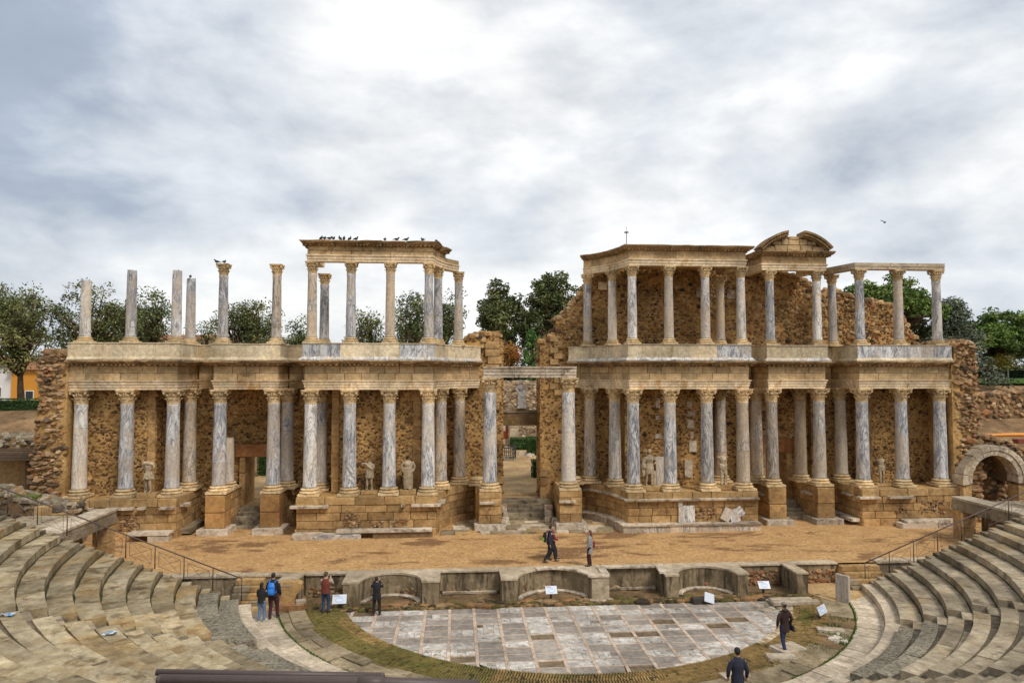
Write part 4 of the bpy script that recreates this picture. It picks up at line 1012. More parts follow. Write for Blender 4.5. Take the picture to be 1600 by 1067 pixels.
podium('ochre block podium under the right wing', [(19.95, 3.6), (19.95, fl), (26.35, fl)], [(26.35, fl + .25), (20.2, fl + .25), (20.2, 3.65), (26.35, 3.65)],
       ledges=((20.3, fl - .1, 1.3, 0), (22.3, fl - .1, 1.6, 0), (19.85, 1.0, .9, pi / 2)),
       plinth=((24.0, fl - .45, 3.6, 1.44, .16, .8, 0, WHITE), (23.0, fl - .5, 2.2, 1.22, .32, .7, 0, M_PALE), (25.1, fl - .48, 1.9, 1.22, .3, .7, 0, WHITE), (19.6, 1.2, 2.8, 1.42, .2, .6, pi / 2, WHITE)),
       patches=(((19.95, fl + .03), (26.35, fl + .03), 2.0, 2.7, 1.9, 2.4), ((19.95, fl + .03), (26.35, fl + .03), 3.7, 5.2, 1.8, 2.6)))
# side-door bays: two pedestals with flank walls, stairs between
def bay(s, lab_l, lab_r, lab_st, mat):
    for q, lab in ((-1, lab_l), (1, lab_r)):
        x = s * 16.63 + q * 1.53
        t = thing('pedestal', lab, 'pedestal', (x, 1.2, ST), 'pedestals of the columns')
        m = MB(); m.box((x, 2.5, 2.1), (.85, 3.2, 2.2)); m.build('pedestal_core', MORTAR, t)
        for z0, z1 in ((1.42, 2.3), (2.31, 3.28)): block('pedestal_block', t, (x, 1.15, (z0 + z1) / 2), (1.1, 1.25, z1 - z0 - .01), 0, mat)
        block('plinth_slab', t, (x, .95, 1.25), (1.75, 1.7, .36), R.uniform(-.04, .04), WHITE)
        for sx in (-1, 1):
            path = [(x + sx * .52, 1.8), (x + sx * .52, 4.0)]; path = path if sx > 0 else path[::-1]
            ashlar(t, path, [(1.1, 1.7), (1.7, 2.25), (2.25, 2.8), (2.8, 3.28)], ASHLAR, (.6, 1.2), .3)
        m = MB(); m.box((x, 2.9, 3.295), (1.15, 2.2, .05)); m.build('cap_slab', ASHLAR_P, t)
        if s > 0:
            for sx in (-1, 1): block('ledge_fragment', t, (x + sx * .62, 1.7, 2.78), (.3, 1.1, .13), 0, WHITE)
    t = thing('stairs', lab_st, 'stairs', (s * 16.63, 2, ST), 'stairs of the doors')
    for k in range(5):
        for h in (0, 1):
            w_ = .93; block('step', t, (s * 16.63 - .47 + h * .94, 1.75 + k * .36 + .5, ST + .2 * k + .0), (w_, 1.1, .38), 0, STEP)
    m = MB(); m.box((s * 16.63, 4.9, 1.75), (1.9, 2.3, .68)); m.build('landing', GARDEN, t)
bay(-1, 'tall ochre pedestal left of the left side stairs', 'tall ochre pedestal right of the left side stairs', 'worn stone steps up to the left side door', stone('pedestal_orange', (.42, .235, .085), (.35, .19, .07), (.34, .13, .06), .9, (.55, .7), .25, .6))
bay(1, 'ochre pedestal left of the right side stairs', 'ochre pedestal right of the right side stairs', 'worn stone steps up to the right side door', ASHLAR)
# central door: pedestals, flanks, steps, slab pavement
for s, x, lab in ((-1, -2.42, 'stacked block pedestal under the tall column left of the central steps'), (1, 2.32, 'stacked block pedestal under the tall column right of the central steps')):
    t = thing('pedestal', lab, 'pedestal', (x, .9, ST), 'pedestals of the columns')
    m = MB(); m.box((x + s * .2, 2.9, 2.1), (1.2, 4.0, 2.3)); m.build('pedestal_core', MORTAR, t)
    for z0, z1, n in ((1.5, 2.0, 2), (2.0, 2.5, 1), (2.5, 2.95, 2), (2.95, 3.3, 1)):
        for k in range(n): block('pedestal_block', t, (x + (k - (n - 1) / 2) * 1.35 / n, .9, (z0 + z1) / 2), (1.35 / n - .012, 1.35, z1 - z0 - .012), 0, R.choice((ASHLAR, ASHLAR_P)))
    block('plinth_slab', t, (x, .75, 1.33), (1.85, 1.9, .34), .02 * s, WHITE)
    block('ledge_fragment', t, (x + s * (-.1 if s < 0 else -.5) + .3 * s, .3, 2.72), (.95, .5, .14), -.1 * s, WHITE)
    inn = x - s * .4
    path = [(inn, 1.6), (inn, 4.9)] if s < 0 else [(inn, 4.9), (inn, 1.6)]
    ashlar(t, path, [(1.1, 1.7), (1.7, 2.3), (2.3, 2.8), (2.8, 3.28)], ASHLAR_P, (.6, 1.2), .3)
    path = [(x + s * .8, 4.9), (x + s * .8, 1.6)] if s < 0 else [(x + s * .8, 1.6), (x + s * .8, 4.9)]
    ashlar(t, path, [(1.1, 1.7), (1.7, 2.3), (2.3, 2.8), (2.8, 3.28)], ASHLAR, (.6, 1.2), .3)
    for k in range(3):
        o = block('rough_stone', t, (x - s * .95 + R.uniform(-.1, .1), 2.0 + k * .5, 1.35 + k * .25), (.4, .4, .3), R.uniform(0, 1), WHITE)
t = thing('stairs', 'broad worn stone steps up to the central door', 'stairs', (-.13, 3, ST), 'stairs of the doors')
for k in range(5):
    xa = -1.95
    while xa < 1.65:
        w_ = R.uniform(.6, 1.15); w_ = min(w_, 1.72 - xa); block('step', t, (xa + w_ / 2, 2.75 + k * .36 + .4, ST + .11 + .21 * k - .1), (w_ - .01, .9, .36), 0, STEP); xa += w_
m = MB(); m.box((-.13, 6.0, 1.8), (2.4, 2.6, .62)); m.build('landing', GARDEN, t)
pv = structure(MB().build('door_pavement', None))
y = -.75
while y < 2.7:
    d = R.uniform(.42, .62); x = -5.3
    while x < 5.2:
        w_ = R.uniform(.5, 1.05)
        if hypot(x + w_ / 2, y + .6) < 5.0 and R.random() < .95 and not (abs(abs(x + w_ / 2) - 2.4) < .75 and y > -.3):
            block('paving_slab', pv, (x + w_ / 2, y + d / 2, ST + .02 + R.uniform(-.01, .012)), (w_ - .02, d - .02, .12), R.uniform(-.02, .02), R.choice((ASHLAR_P, PAVE, SLAB, SLAB)))
        x += w_
    y += d
# ------------------------------------------------------------------ front wall of the stage (pulpitum) with its niches
pt = thing('stage_front_wall', 'low rendered wall of square and round niches along the front of the stage', 'wall', (0, -8.8, 0))
def solid(name, poly, z0, z1, mat, par):
    m = MB(); m.prism(poly, z0, z1); me = m.mesh(name, mat); bm = bmesh.new(); bm.from_mesh(me)
    bmesh.ops.triangulate(bm, faces=[f for f in bm.faces if len(f.verts) > 4]); bm.to_mesh(me); bm.free(); return link(name, me, par)
YB, YF = -8.02, -9.5
def niche(x0, xa, xb, x1, apex):
    c = (xa + xb) / 2; h = (xb - xa) / 2; d = apex - YF; rr = (h * h + d * d) / (2 * d); cy_ = apex - rr; a0 = atan2(YF - cy_, -h); n = 14
    if a0 < 0: a0 += 2 * pi
    a1 = pi - a0 
    arcp = [(c + rr * cos(a0 + (a1 - a0) * k / n), cy_ + rr * sin(a0 + (a1 - a0) * k / n)) for k in range(n + 1)]
    poly = [(x0, YB + .4), (x0, YF)] + arcp + [(x1, YF), (x1, YB + .4)]
    solid('niche_wall', poly, -.2, 1.05, CONC, pt)
    g = .04; polc = [(x0 - g, YB + .42), (x0 - g, YF - g)] + [(c + (rr - g) * cos(a0 + (a1 - a0) * k / n), cy_ + (rr - g) * sin(a0 + (a1 - a0) * k / n)) for k in range(n + 1)] + [(x1 + g, YF - g), (x1 + g, YB + .42)]
    solid('coping', polc, 1.05, 1.135, CONC_TOP, pt)
    # curved marble sill at the foot of the niche and rubble showing above it
    inner = [(c + (rr - .02) * cos(a0 + (a1 - a0) * k / n), cy_ + (rr - .02) * sin(a0 + (a1 - a0) * k / n)) for k in range(1, n)]
    sweep(pt, 'sill', inner, [(0, .08), (.17, .08), (.2, .16), (.16, .2), (0, .2)], WHITE, .5, .01, .008, .12)
    for k in range(2, n - 2, 2):
        if R.random() < .6: stones(pt, arcp[k], arcp[k + 1], rect(0, .5, .2, R.uniform(.3, .6)), PAL_END, .15, .8, (.02, .05), 1)
    return arcp
niche(-9.35, -8.68, -5.89, -5.16, -8.12)
arcm = niche(-2.38, -1.71, 1.69, 2.41, -7.98)
niche(5.1, 5.68, 8.44, 8.94, -8.15)
# white marble facing stones along the middle niche and the recess right of it
for k in range(5, len(arcm) - 1): 
    a, b = arcm[k], arcm[k + 1]; block('coping_stone', pt, ((a[0] + b[0]) / 2, (a[1] + b[1]) / 2 - .0, 1.15), (hypot(b[0] - a[0], b[1] - a[1]) + .01, .34, .08), atan2(b[1] - a[1], b[0] - a[0]), WHITE)
for x, y, l_, rz in ((2.05, -9.38, .85, 0), (2.35, -8.7, 1.4, pi / 2), (3.1, -8.05, 1.3, 0), (4.35, -8.05, 1.2, 0), (5.12, -8.6, 1.2, pi / 2 - .1)): block('coping_stone', pt, (x, y, 1.155), (l_, .36, .09), rz, WHITE)
block('pier_facing', pt, (2.05, -9.55, .5), (.78, .16, 1.06), 0, CONC_TOP); block('pier_foot', pt, (2.1, -9.6, .08), (1.05, .34, .16), 0, WHITE)
for xa, xb in ((-11.25, -9.37), (-5.14, -2.4), (2.43, 5.08), (8.96, 11.15), (11.75, 14.0), (-14.2, -12.1)):
    m = MB(); m.box(((xa + xb) / 2, YB + .2, .42), (xb - xa, .4, 1.26)); m.build('recess_wall', CONC, pt)
    block('coping_slab', pt, ((xa + xb) / 2, YB + .17, 1.095), (xb - xa, .5, .08), 0, CONC_TOP)
    f = .85 if xa > 8 else (.5 if xa < -9 else .28)
    stones(pt, (xa, YB), (xb, YB), rect(.05, xb - xa - .05, .0, f), PAL_END if xa < 8 else [((.30, .14, .07), 4), ((.22, .12, .06), 3), ((.34, .2, .1), 3)], .19, .9, (.03, .09), 10, size=(.7, 1.1))
    if -6 < xa < 8: sweep(pt, 'sill', [(xa + .1, YB - .02), (xb - .1, YB - .02)], [(0, .1), (.14, .1), (.16, .2), (0, .2)], WHITE, .9, .01, .008, .1)
for xa, xb, yf, rz in ((-12.1, -11.3, -9.6, .12), (11.2, 11.72, -9.6, 0)):
    o = solid('pier', [(xa, YB + .3), (xa - rz * 2, yf), (xb - rz * 2, yf), (xb, YB + .3)], -.1, 1.05, CONC, pt)
    solid('coping', [(xa - .03, YB + .32), (xa - rz * 2 - .03, yf - .03), (xb - rz * 2 + .03, yf - .03), (xb + .03, YB + .32)], 1.05, 1.13, CONC_TOP, pt)
# edge of the stage beyond the niches, with small flights of steps
for s, xa, xb in ((-1, -20.5, -14.2), (1, 15.9, 21.5)):
    m = MB(); m.box(((xa + xb) / 2, YB + .1, .4), (xb - xa, .4, 1.35)); m.build('end_wall', CONC, pt)
    x = xa
    while x < xb - .1:
        w_ = min(R.uniform(1.2, 2.2), xb - x); block('coping_slab', pt, (x + w_ / 2, YB + .12, 1.12), (w_ - .02, .6, .1), 0, CONC_TOP); x += w_
for lab, xa, xb, y0 in (('short worn steps from the left end of the stage to the orchestra', -14.25, -13.0, -8.1), ('short brick steps from the right end of the stage to the orchestra', 14.0, 15.9, -8.15)):
    t = thing('stairs', lab, 'stairs', ((xa + xb) / 2, y0, 0), 'stage steps')
    for k in range(4):
        x = xa
        while x < xb - .05:
            w_ = min(R.uniform(.5, .95), xb - x); block('step', t, (x + w_ / 2, y0 - .1 - .3 * k, .92 - .24 * k), (w_ - .015, .42, .22), R.uniform(-.02, .02), R.choice((ASHLAR_P, SLAB, ASHLAR))); x += w_
        m = MB(); m.box(((xa + xb) / 2, y0 - .05 - .3 * k, .4 - .12 * k), (xb - xa, .4, .84 - .24 * k)); m.build('step_core', MORTAR, t)
# rough mossy ground at the foot of the niches
mb = MB(); nx2, ny2 = 120, 12
for j in range(ny2 + 1):
    for i in range(nx2 + 1):
        x = -12.9 + 26.6 * i / nx2; y = -9.93 + 2.0 * j / ny2; mb.v.append((x, y, -.03 + .10 * smooth(0, 4, j) + .10 * noise.noise(Vector((x * 1.4, y * 2.2, 0))) * smooth(0, 3, j)))
for j in range(ny2):
    for i in range(nx2): mb.f.append((j * (nx2 + 1) + i, j * (nx2 + 1) + i + 1, (j + 1) * (nx2 + 1) + i + 1, (j + 1) * (nx2 + 1) + i)); mb.c.append((1, 1, 1))
structure(mb.build('mossy_strip', MOSSROCK, smooth=True))
PM = [((.16, .11, .04), 4), ((.11, .085, .03), 4), ((.26, .17, .085), 3), ((.30, .16, .07), 3), ((.06, .045, .025), 4), ((.12, .105, .03), 2)]
t = thing('rubble_edging', 'mossy loose rubble stones along the foot of the stage front niches', 'rubble', (0, -9.7, 0)); mb = MB()
for k in range(2600):
    x = R.uniform(-11, 12.5); y = -9.55 + R.gauss(0, .2) + .1 * noise.noise(Vector((x * .8, 3, 0)))
    if y < -9.92 or (R.random() < .5 and noise.noise(Vector((x * .6, 0, 9))) < 0): continue
    s = R.uniform(.04, .12) * (1.6 if R.random() < .12 else 1); pm = pick(PM)
    if s > .165: m = MB(); pebble(m, Vector((x, y, .06)), Vector((1, 0, 0)), Vector((0, 1, 0)), Vector((0, 0, 1)), s * 2.2, s * 1.1, s * .55, pm); m.build('stone', RUBBLE, t)
    else: pebble(mb, Vector((x, y, .03)), Vector((1, 0, 0)), Vector((0, 1, 0)), Vector((0, 0, 1)), s * R.uniform(1, 2.2), s, s * R.uniform(.3, .8), pm)
mb.build('small_rubble', RUBBLE, t, kind='stuff')
structure(solid('earth_landing', [(11.9, -8.1), (15.9, -8.1), (14.7, -9.6), (13.4, -10.6), (12.2, -10.6), (11.8, -9.6)], -.3, .17, GARDEN, None))
structure(solid('earth_landing', [(-14.2, -8.1), (-12.2, -8.1), (-11.0, -9.9), (-13.2, -10.3), (-14.6, -9.6)], -.3, .14, GARDEN, None))

# ------------------------------------------------------------------ side passages: lintel beams, pillars, arch
for s, lab in ((-1, 'left'), (1, 'right')):
    x = -22.1 if s < 0 else 23.7
    t = thing('passage_lintel', 'long weathered stone lintel on a pillar over the %s side passage' % lab, 'lintel', (x, -5.8, 1), 'lintels over the side passages')
    block('lintel_beam', t, (x, -6.1, 2.98), (.95, 5.2, .62), 0, SEAT_G); block('lintel_slab', t, (x + s * .02, -6.1, 3.34), (1.1, 5.0, .12), 0, PAVE)
    for z0, z1 in ((1.0, 1.8), (1.81, 2.66)): block('pillar_block', t, (x - s * .05, -3.95, (z0 + z1) / 2), (.75, .8, z1 - z0), 0, ASHLAR_P)
    block('pillar_block', t, (x, -8.3, 1.85), (.8, .7, 1.7), 0, SEAT_G)
    m = MB(); m.box((x + s * 2.2, -6.2, 1.9), (2.4, 4.6, 2.0)); m.build('passage_mass', MOSSROCK, t)
    stones(t, (x + s * 2.2 - 1.2, -8.5), (x + s * 2.2 + 1.2, -8.5), rect(0, 2.4, 1, 2.9), PAL_GREY, .3, .9, (.04, .12), 10)
    m = MB(); m.box((x + s * 2.4, -6.2, 3.0), (3.2, 5.0, .2)); m.build('passage_roof', SEAT_G, t)
# arch of white voussoirs at the right
t = thing('stone_arch', 'arch of pale voussoirs over a vaulted passage at the right end', 'arch', (27.5, -1, 1))
cxa, cza, ri_, ro_ = 28.2, 3.8, 1.48, 2.06
n = 11
for k in range(n):
    a0, a1 = radians(188 - 196 * k / n), radians(188 - 196 * (k + 1) / n + .9); j = R.uniform(-.05, .08)
    for (q0, q1, y0) in ((ri_, ri_ + .3, -.7), (ri_ + .31, ro_ + j, -.76)):
        m = MB(); rings = []
        for q in range(4):
            a = a0 + (a1 - a0) * q / 3; rings.append([(cxa + q0 * cos(a), y0 + R.uniform(-.01, .01), cza + q0 * sin(a)), (cxa + q0 * cos(a), .2, cza + q0 * sin(a)), (cxa + q1 * cos(a), .2, cza + q1 * sin(a)), (cxa + q1 * cos(a), y0, cza + q1 * sin(a))])
        m.loft(rings); m.build('voussoir', R.choice((WHITE, PAVE, CONC_TOP)), t)
m = MB(); rings = []
for yy in (.2, 3.8):
    rings.append([(cxa + ro_ * cos(radians(a)), yy, cza + ro_ * sin(radians(a))) for a in range(-10, 195, 8)] + [(cxa + ri_ * cos(radians(a)), yy, cza + ri_ * sin(radians(a))) for a in range(190, -15, -8)])
m.loft(rings); m.build('vault', MOSSROCK, t)
m = MB(); m.box((cxa, 3.9, 3.3), (4, .3, 4.2)); m.build('back_wall', MOSSROCK, t); stones(t, (cxa - 2, 3.74), (cxa + 2, 3.74), rect(0, 4, 1.2, 5.3), PAL_GREY, .35, .9, (.02, .08), 20)
for sx in (-1, 1):
    for z0 in (.9, 1.75, 2.6): block('jamb_block', t, (cxa + sx * 1.78, -.2, z0 + .42), (.55, .9, .84), 0, ASHLAR_P)
# mass of masonry over the vault and stepped ruins to the right of it
def ruin(label, p0, p1, outline, thick, pal=PAL_GREY, cell=.38, big=40, mat=None, h=(.05, .2), amp=.12):
    t = thing('ruin_wall', label, 'wall', (p0[0], p0[1], 1), 'ruined walls beyond the stage front'); wall(t, p0, p1, outline, thick, pal, mat=mat or MOSSROCK, amp=amp, cell=cell, fill=.95, h=h, big=big, size=(.65, 1.1)); return t
ruin('rubble masonry piled over the right vault', (27.9, 1.2), (33.5, 1.2), [(0, 1), (5.6, 1), (5.6, 4.4), (4.4, 5.0), (2.6, 5.9), (1.0, 6.2), (0, 6.4)], 3, PAL_END)
ruin('long low excavated wall at the right edge below the lawn', (32.5, 13), (56, 15), [(0, 6.0), (23, 5.6), (23, 8.6), (18, 8.9), (12, 8.8), (7, 8.5), (2, 8.3), (0, 7.6)], 1.2, PAL_END, .5, 120)
ruin('small stepped ruin wall at the far right edge', (33.5, 5.5), (43, 5.0), [(0, 2), (9, 2), (9, 5.0), (6, 5.2), (3, 4.6), (0, 4.9)], 1.0, PAL_END, .42, 60)
t = thing('seat_end_masonry', 'dark ruined masonry block beside the left seat ends, moss on top', 'wall', (-26, -3, 1))
wall(t, (-29.5, -2.6), (-24.6, -2.6), [(0, 1), (4.9, 1), (4.9, 2.9), (4.0, 3.5), (2.6, 3.7), (1.4, 4.2), (.6, 4.1), (0, 4.6)], 1.3, PAL_GREY, mat=MOSSROCK, amp=.12, cell=.36, fill=.9, h=(.04, .16), big=60)
stones(t, (-24.6, -2.6), (-24.6, -.6), rect(0, 2, 1, 3.5), PAL_GREY, .34, .9, (.04, .14), 15)
m = MB(); m.prism([(-27.3, -2.55), (-26.1, -2.6), (-26.2, -1.9), (-27.2, -1.8)], 3.6, 3.9); m.build('moss_patch', MOSS, t)
for x, z, w_, h in ((-24.9, 1.7, .6, 1.4), (-24.9, 2.75, .65, .6), (-25.6, 3.0, .7, .9)): block('stone_block', t, (x, -2.8, z), (w_, .5, h), 0, ASHLAR_P)
t = thing('shelter_roof', 'dark plank shelter roof among the ruins at the left edge', 'shelter', (-31, 4, 3))
for k in range(7): block('roof_plank', t, (-31.6, 3.2 + k * .36, 5.1 + k * .07), (4.6, .34, .07), 0, WOODY)
for x in (-33.5, -30.0): block('post', t, (x, 3.4, 3.7), (.2, .2, 2.8), 0, WOODY)
block('back_panel', t, (-31.6, 5.6, 3.9), (4.4, .12, 2.6), 0, stone('shelter_plaster', (.42, .29, .15), (.36, .24, .12), (.2, .13, .07), 1.0, (.6, .75), 0, .3))
ruin('row of loose boulders on the hill foot at the left edge', (-40, 6.3), (-28.6, 5.9), [(0, 3), (11.4, 3), (11.4, 5.9), (7, 6.2), (0, 5.9)], 1.2, PAL_GREY, .42, 50)

# ------------------------------------------------------------------ stair rails and pipe rails
def tube_obj(name, pts, r, par, mat=METAL, sides=8): m = MB(); m.tube(pts, r, sides); return m.build(name, mat, par, True)
def stair_rail(lab, x0, x1, y, z0, z1, slope_n):
    t = thing('stair_rail', lab, 'railing', (x0, y, z0 - 1), 'stair rails beside the stage'); s = 1 if x1 > x0 else -1
    tube_obj('top_rail', [(x0, y, z0), (x1, y, z1)], .028, t)
    L = abs(x1 - x0); n = int(L / 1.22); f = lambda x: z0 + (z1 - z0) * (x - x0) / (x1 - x0)
    for k in range(n + 1):
        x = x0 + s * k * 1.22
        tube_obj('post', [(x, y, f(x) - .98), (x, y, f(x))], .024, t, sides=6)
        if k < n:
            xb = x + s * 1.22; a, b = x + s * .16, xb - s * .16
            m = MB(); q = [(a, y, f(a) - .82), (a, y, f(a) - .2), (b, y, f(b) - .2), (b, y, f(b) - .82)]
            for i in range(4): m.tube([q[i], q[(i + 1) % 4]], .009, 4)
            m.tube([q[0], q[2]], .008, 4); m.tube([q[1], q[3]], .008, 4); m.build('infill_bars', METAL, t)
stair_rail('thin brown metal stair rail along the left end of the seats', -13.7, -24.6, -9.36, 1.36, 5.75, 8)
stair_rail('thin brown metal stair rail along the right end of the seats', 14.9, 24.6, -8.88, 1.30, 5.1, 8)
t = thing('pipe_rail', 'thick brown pipe rail across the bottom foreground', 'railing', (-5, -36.8, 7))
tube_obj('rail', [(-6.19, -36.745, 8.47), (-4.88, -36.85, 8.455), (-4.30, -36.89, 8.435)], .031, t, sides=14)
m = MB(); m.tube([(-5.02, -36.84, 8.4566), (-4.86, -36.852, 8.4548)], .0335, 14); m.build('sleeve', METAL, t, True)
m = MB(); m.ball((-6.195, -36.745, 8.47), .0315); m.build('rail_end', METAL, t, True)
for x, y in ((-6.12, -36.75), (-5.6, -36.79), (-4.4, -36.88)): tube_obj('post', [(x, y, 7.0), (x, y, 8.46)], .022, t)
t = thing('pipe_rail', 'thinner brown pipe rail just behind the foreground one', 'railing', (-6, -34.4, 6.4))
tube_obj('rail', [(-7.2, -34.3, 7.53), (-5.13, -34.47, 7.50)], .030, t, sides=12); m = MB(); m.ball((-5.12, -34.47, 7.50), .031); m.build('rail_end', METAL, t, True)
for x in (-7.0, -6.0, -5.3): tube_obj('post', [(x, -34.4, 5.6), (x, -34.4, 7.5)], .022, t)

# ------------------------------------------------------------------ trees and background
def leafset(mb, c, rad, n, size, pal, flat=1.0, rr=R):
    tone = rr.choice(pal); k = rr.uniform(.95, 1.9)
    for _ in range(n):
        while True:
            d = Vector((rr.uniform(-1, 1), rr.uniform(-1, 1), rr.uniform(-1, 1)))
            if d.length < 1: break
        p = Vector(c) + Vector((d.x * rad, d.y * rad, d.z * rad * flat)); s = size * rr.uniform(.6, 1.3)
        u = Vector((rr.gauss(0, 1), rr.gauss(0, 1), rr.gauss(0, .7))).normalized(); v = u.cross(Vector((rr.gauss(0, 1), rr.gauss(0, 1), rr.gauss(0, 1)))).normalized()
        q = k * rr.uniform(.7, 1.3); col = tuple(min(.5, t_ * q) for t_ in tone)
        mb.add([p - u * s, p + v * s * .42, p + u * s, p - v * s * .42], [(0, 1, 2, 3)], col)
OLIVE = [(.125, .13, .045), (.09, .105, .035), (.155, .15, .055), (.06, .075, .026)]
DARKG = [(.075, .095, .034), (.055, .072, .026), (.095, .11, .04), (.12, .125, .05)]
PINE = [(.08, .125, .026), (.105, .15, .03), (.055, .095, .02), (.125, .165, .04)]
CEDAR = [(.12, .14, .095), (.085, .105, .07), (.17, .185, .13), (.07, .085, .05)]
def tree(label, x, y, top, rx, kind='broad', pal=OLIVE, n=70, seed=0, cz=None, group='trees beyond the ruins', base=None, lean=0.0, leaf=.145, per=88):
    rr = random.Random(seed); z0 = ground_h(x, y) - .3 if base is None else base
    t = thing('tree', label, 'tree', (x, y, z0), group); cb = cz if cz is not None else z0 + (top - z0) * .35
    H = top - cb; trunk = MB(); leaves = MB(); tips = []
    fx = lambda z: x + lean * (z - z0)
    if kind == 'pine':
        for i in range(n):
            a = rr.uniform(0, 6.28); q = sqrt(rr.random()); zz_ = cb + H * (.35 + .55 * (1 - q * q) * rr.uniform(.5, 1.05) + rr.uniform(-.12, .05)); tips.append((fx(zz_) + cos(a) * q * rx, y + sin(a) * q * rx, zz_, .85))
        flat = .55
    elif kind == 'cone':
        for i in range(n):
            tt = rr.random() ** .8; a = rr.uniform(0, 6.28); q = (1 - tt) * rr.uniform(.35, 1.05) + .04; tips.append((x + cos(a) * q * rx, y + sin(a) * q * rx, cb + H * tt * .97, .85)); 
        flat = .6
    elif kind == 'spire':
        for i in range(n): tt = rr.random(); a = rr.uniform(0, 6.28); q = (min(1, (1 - tt) * 2.2) * .9 + .05) * rr.uniform(.6, 1); tips.append((x + cos(a) * q * rx, y + sin(a) * q * rx, cb + H * tt * .96, .4))
        flat = 1.4
    else:
        lobes = [(rr.uniform(-.5, .5) * rx, rr.uniform(-.5, .5) * rx, rr.uniform(.35, .8), rr.uniform(.4, .65)) for _ in range(6)] + [(0, 0, .75, .5)]
        for i in range(n):
            lx, ly, lz, lr = rr.choice(lobes); d = Vector((rr.gauss(0, 1), rr.gauss(0, 1), rr.gauss(0, .8))).normalized() * rr.uniform(.55, 1.05)
            zz_ = cb + H * (lz + d.z * lr * .55); zz_ = max(cb - .1 * H, min(top - .3, zz_)); tips.append((x + lx + d.x * lr * rx, y + ly + d.y * lr * rx, zz_, .95))
        flat = .8
    tr = .1 + .022 * (top - z0); hz = cb + H * (.9 if kind in ('cone', 'spire') else .55)
    pts = [(fx(z0 + (hz - z0) * k / 6) + rr.uniform(-.12, .12) * (k > 0), y + rr.uniform(-.12, .12), z0 + (hz - z0) * k / 6) for k in range(7)]
    trunk.tube(pts, [tr * (1 - .13 * k) for k in range(7)], 8)
    for i, (a, b, c, r_) in enumerate(tips):
        if i % 2 == 0 and kind != 'spire':
            k = rr.randint(3, 6) if kind not in ('cone',) else min(6, max(1, int((c - z0) / (hz - z0) * 6)))
            p = pts[k]; mid = ((p[0] + a) / 2 + rr.uniform(-.3, .3), (p[1] + b) / 2, (p[2] + c) / 2 + (-.2 if kind == 'pine' else .1)); trunk.tube([p, mid, (a, b, c)], [tr * .42, tr * .25, .03], 5)
        leafset(leaves, (a, b, c), r_ * rr.uniform(.7, 1.25), int(per * rr.uniform(.6, 1.3)), leaf, pal, flat, rr)
    trunk.build('trunk', WOODY, t, True); leaves.build('crown', LEAF, t)
    return t
tree('broad dark tree at the far left edge with its trunk above the hedge', -40.6, 20.5, 17.6, 4.3, n=150, seed=1, cz=7.0, pal=OLIVE)
tree('broad tree behind the left end wall, second from the left', -36.9, 24, 18.3, 4.3, n=120, seed=2, cz=8.0, pal=OLIVE)
tree('low dark tree between the first and second bare shafts', -36.2, 32, 17.1, 3.2, n=80, seed=3, cz=10, pal=DARKG)
tree('airy slender tree between the second and third bare shafts', -33.1, 28, 18.2, 2.1, n=50, seed=4, cz=10, pal=DARKG, per=70)
tree('small sparse tree just right of the fourth bare shaft', -32.5, 40, 16.7, 1.6, n=22, seed=5, cz=11, per=50)
tree('round olive green tree between the two free upper columns', -24.4, 28, 17.7, 3.5, n=110, seed=6, cz=9, pal=OLIVE)
tree('small round tree left of the upper left colonnade', -20.6, 32, 16.0, 1.6, n=40, seed=7, cz=10, pal=DARKG)
tree('round bushy tree inside the upper left colonnade', -12.9, 30, 16.4, 2.2, n=60, seed=8, cz=9, pal=OLIVE)
tree('pointed dark tree behind the right half of the upper left colonnade', -9.0, 30, 18.3, 2.2, 'broad', DARKG, n=65, seed=9, cz=10)
tree('dark tree behind the right corner of the upper left colonnade', -5.9, 32, 18.6, 2.3, n=60, seed=10, cz=10, pal=DARKG)
tree('tall dark tree left of the pair seen through the gap', 1.3, 50, 22.4, 3.2, n=120, seed=11, cz=9.6, pal=DARKG, per=105, leaf=.24)
tree('tallest dark tree of the pair seen through the gap', 8.4, 52, 24.4, 4.9, n=170, seed=12, cz=10, pal=DARKG, per=105, leaf=.24)
tree('slim green cypress in the gap above the central door', 5.1, 47.6, 15.9, 1.3, 'spire', [(.06, .125, .03), (.085, .15, .035)], n=80, seed=13, cz=9.0)
tree('low tree with orange autumn leaves in the gap', 2.8, 48.5, 13.9, 1.5, n=40, seed=14, cz=9.5, pal=[(.42, .14, .03), (.34, .11, .025), (.24, .14, .035)])
tree('stone pine rising behind the upper right wing columns', 36.0, 22, 20.1, 4.6, 'pine', PINE, n=120, seed=15, cz=13.4, leaf=.2, base=9)
tree('second pine crown left of the stone pine behind the beam', 31.6, 23, 18.8, 3.2, 'pine', OLIVE, n=90, seed=25, cz=12.5, leaf=.2, base=9)
tree('grey green cedar behind the right end wall', 41.2, 20, 17.0, 4.2, 'cone', CEDAR, n=200, seed=16, cz=9.2, base=9.0)
tree('dark tree between the stone pine and the cedar', 39.2, 23, 18.0, 2.7, 'cone', DARKG, n=110, seed=17, cz=10.5, base=9.3)
tree('umbrella pine on the lawn with a leaning trunk', 49.0, 26, 17.0, 4.6, 'pine', PINE, n=170, seed=18, cz=10.6, lean=.28, base=9.6, leaf=.2)
tree('umbrella pine at the far right edge', 56.5, 27, 17.2, 5.2, 'pine', PINE, n=170, seed=19, cz=10.4, base=9.6, leaf=.2)
tree('dark pine behind the umbrella pines', 53.5, 38, 17.2, 5.0, 'pine', DARKG, n=90, seed=20, cz=11, base=9.6, leaf=.22)
tree('little yellow autumn tree by the lamp post', 48.9, 24, 11.7, .8, n=18, seed=21, cz=10.6, pal=[(.30, .22, .02), (.24, .17, .02), (.16, .14, .02)], leaf=.1, per=70)
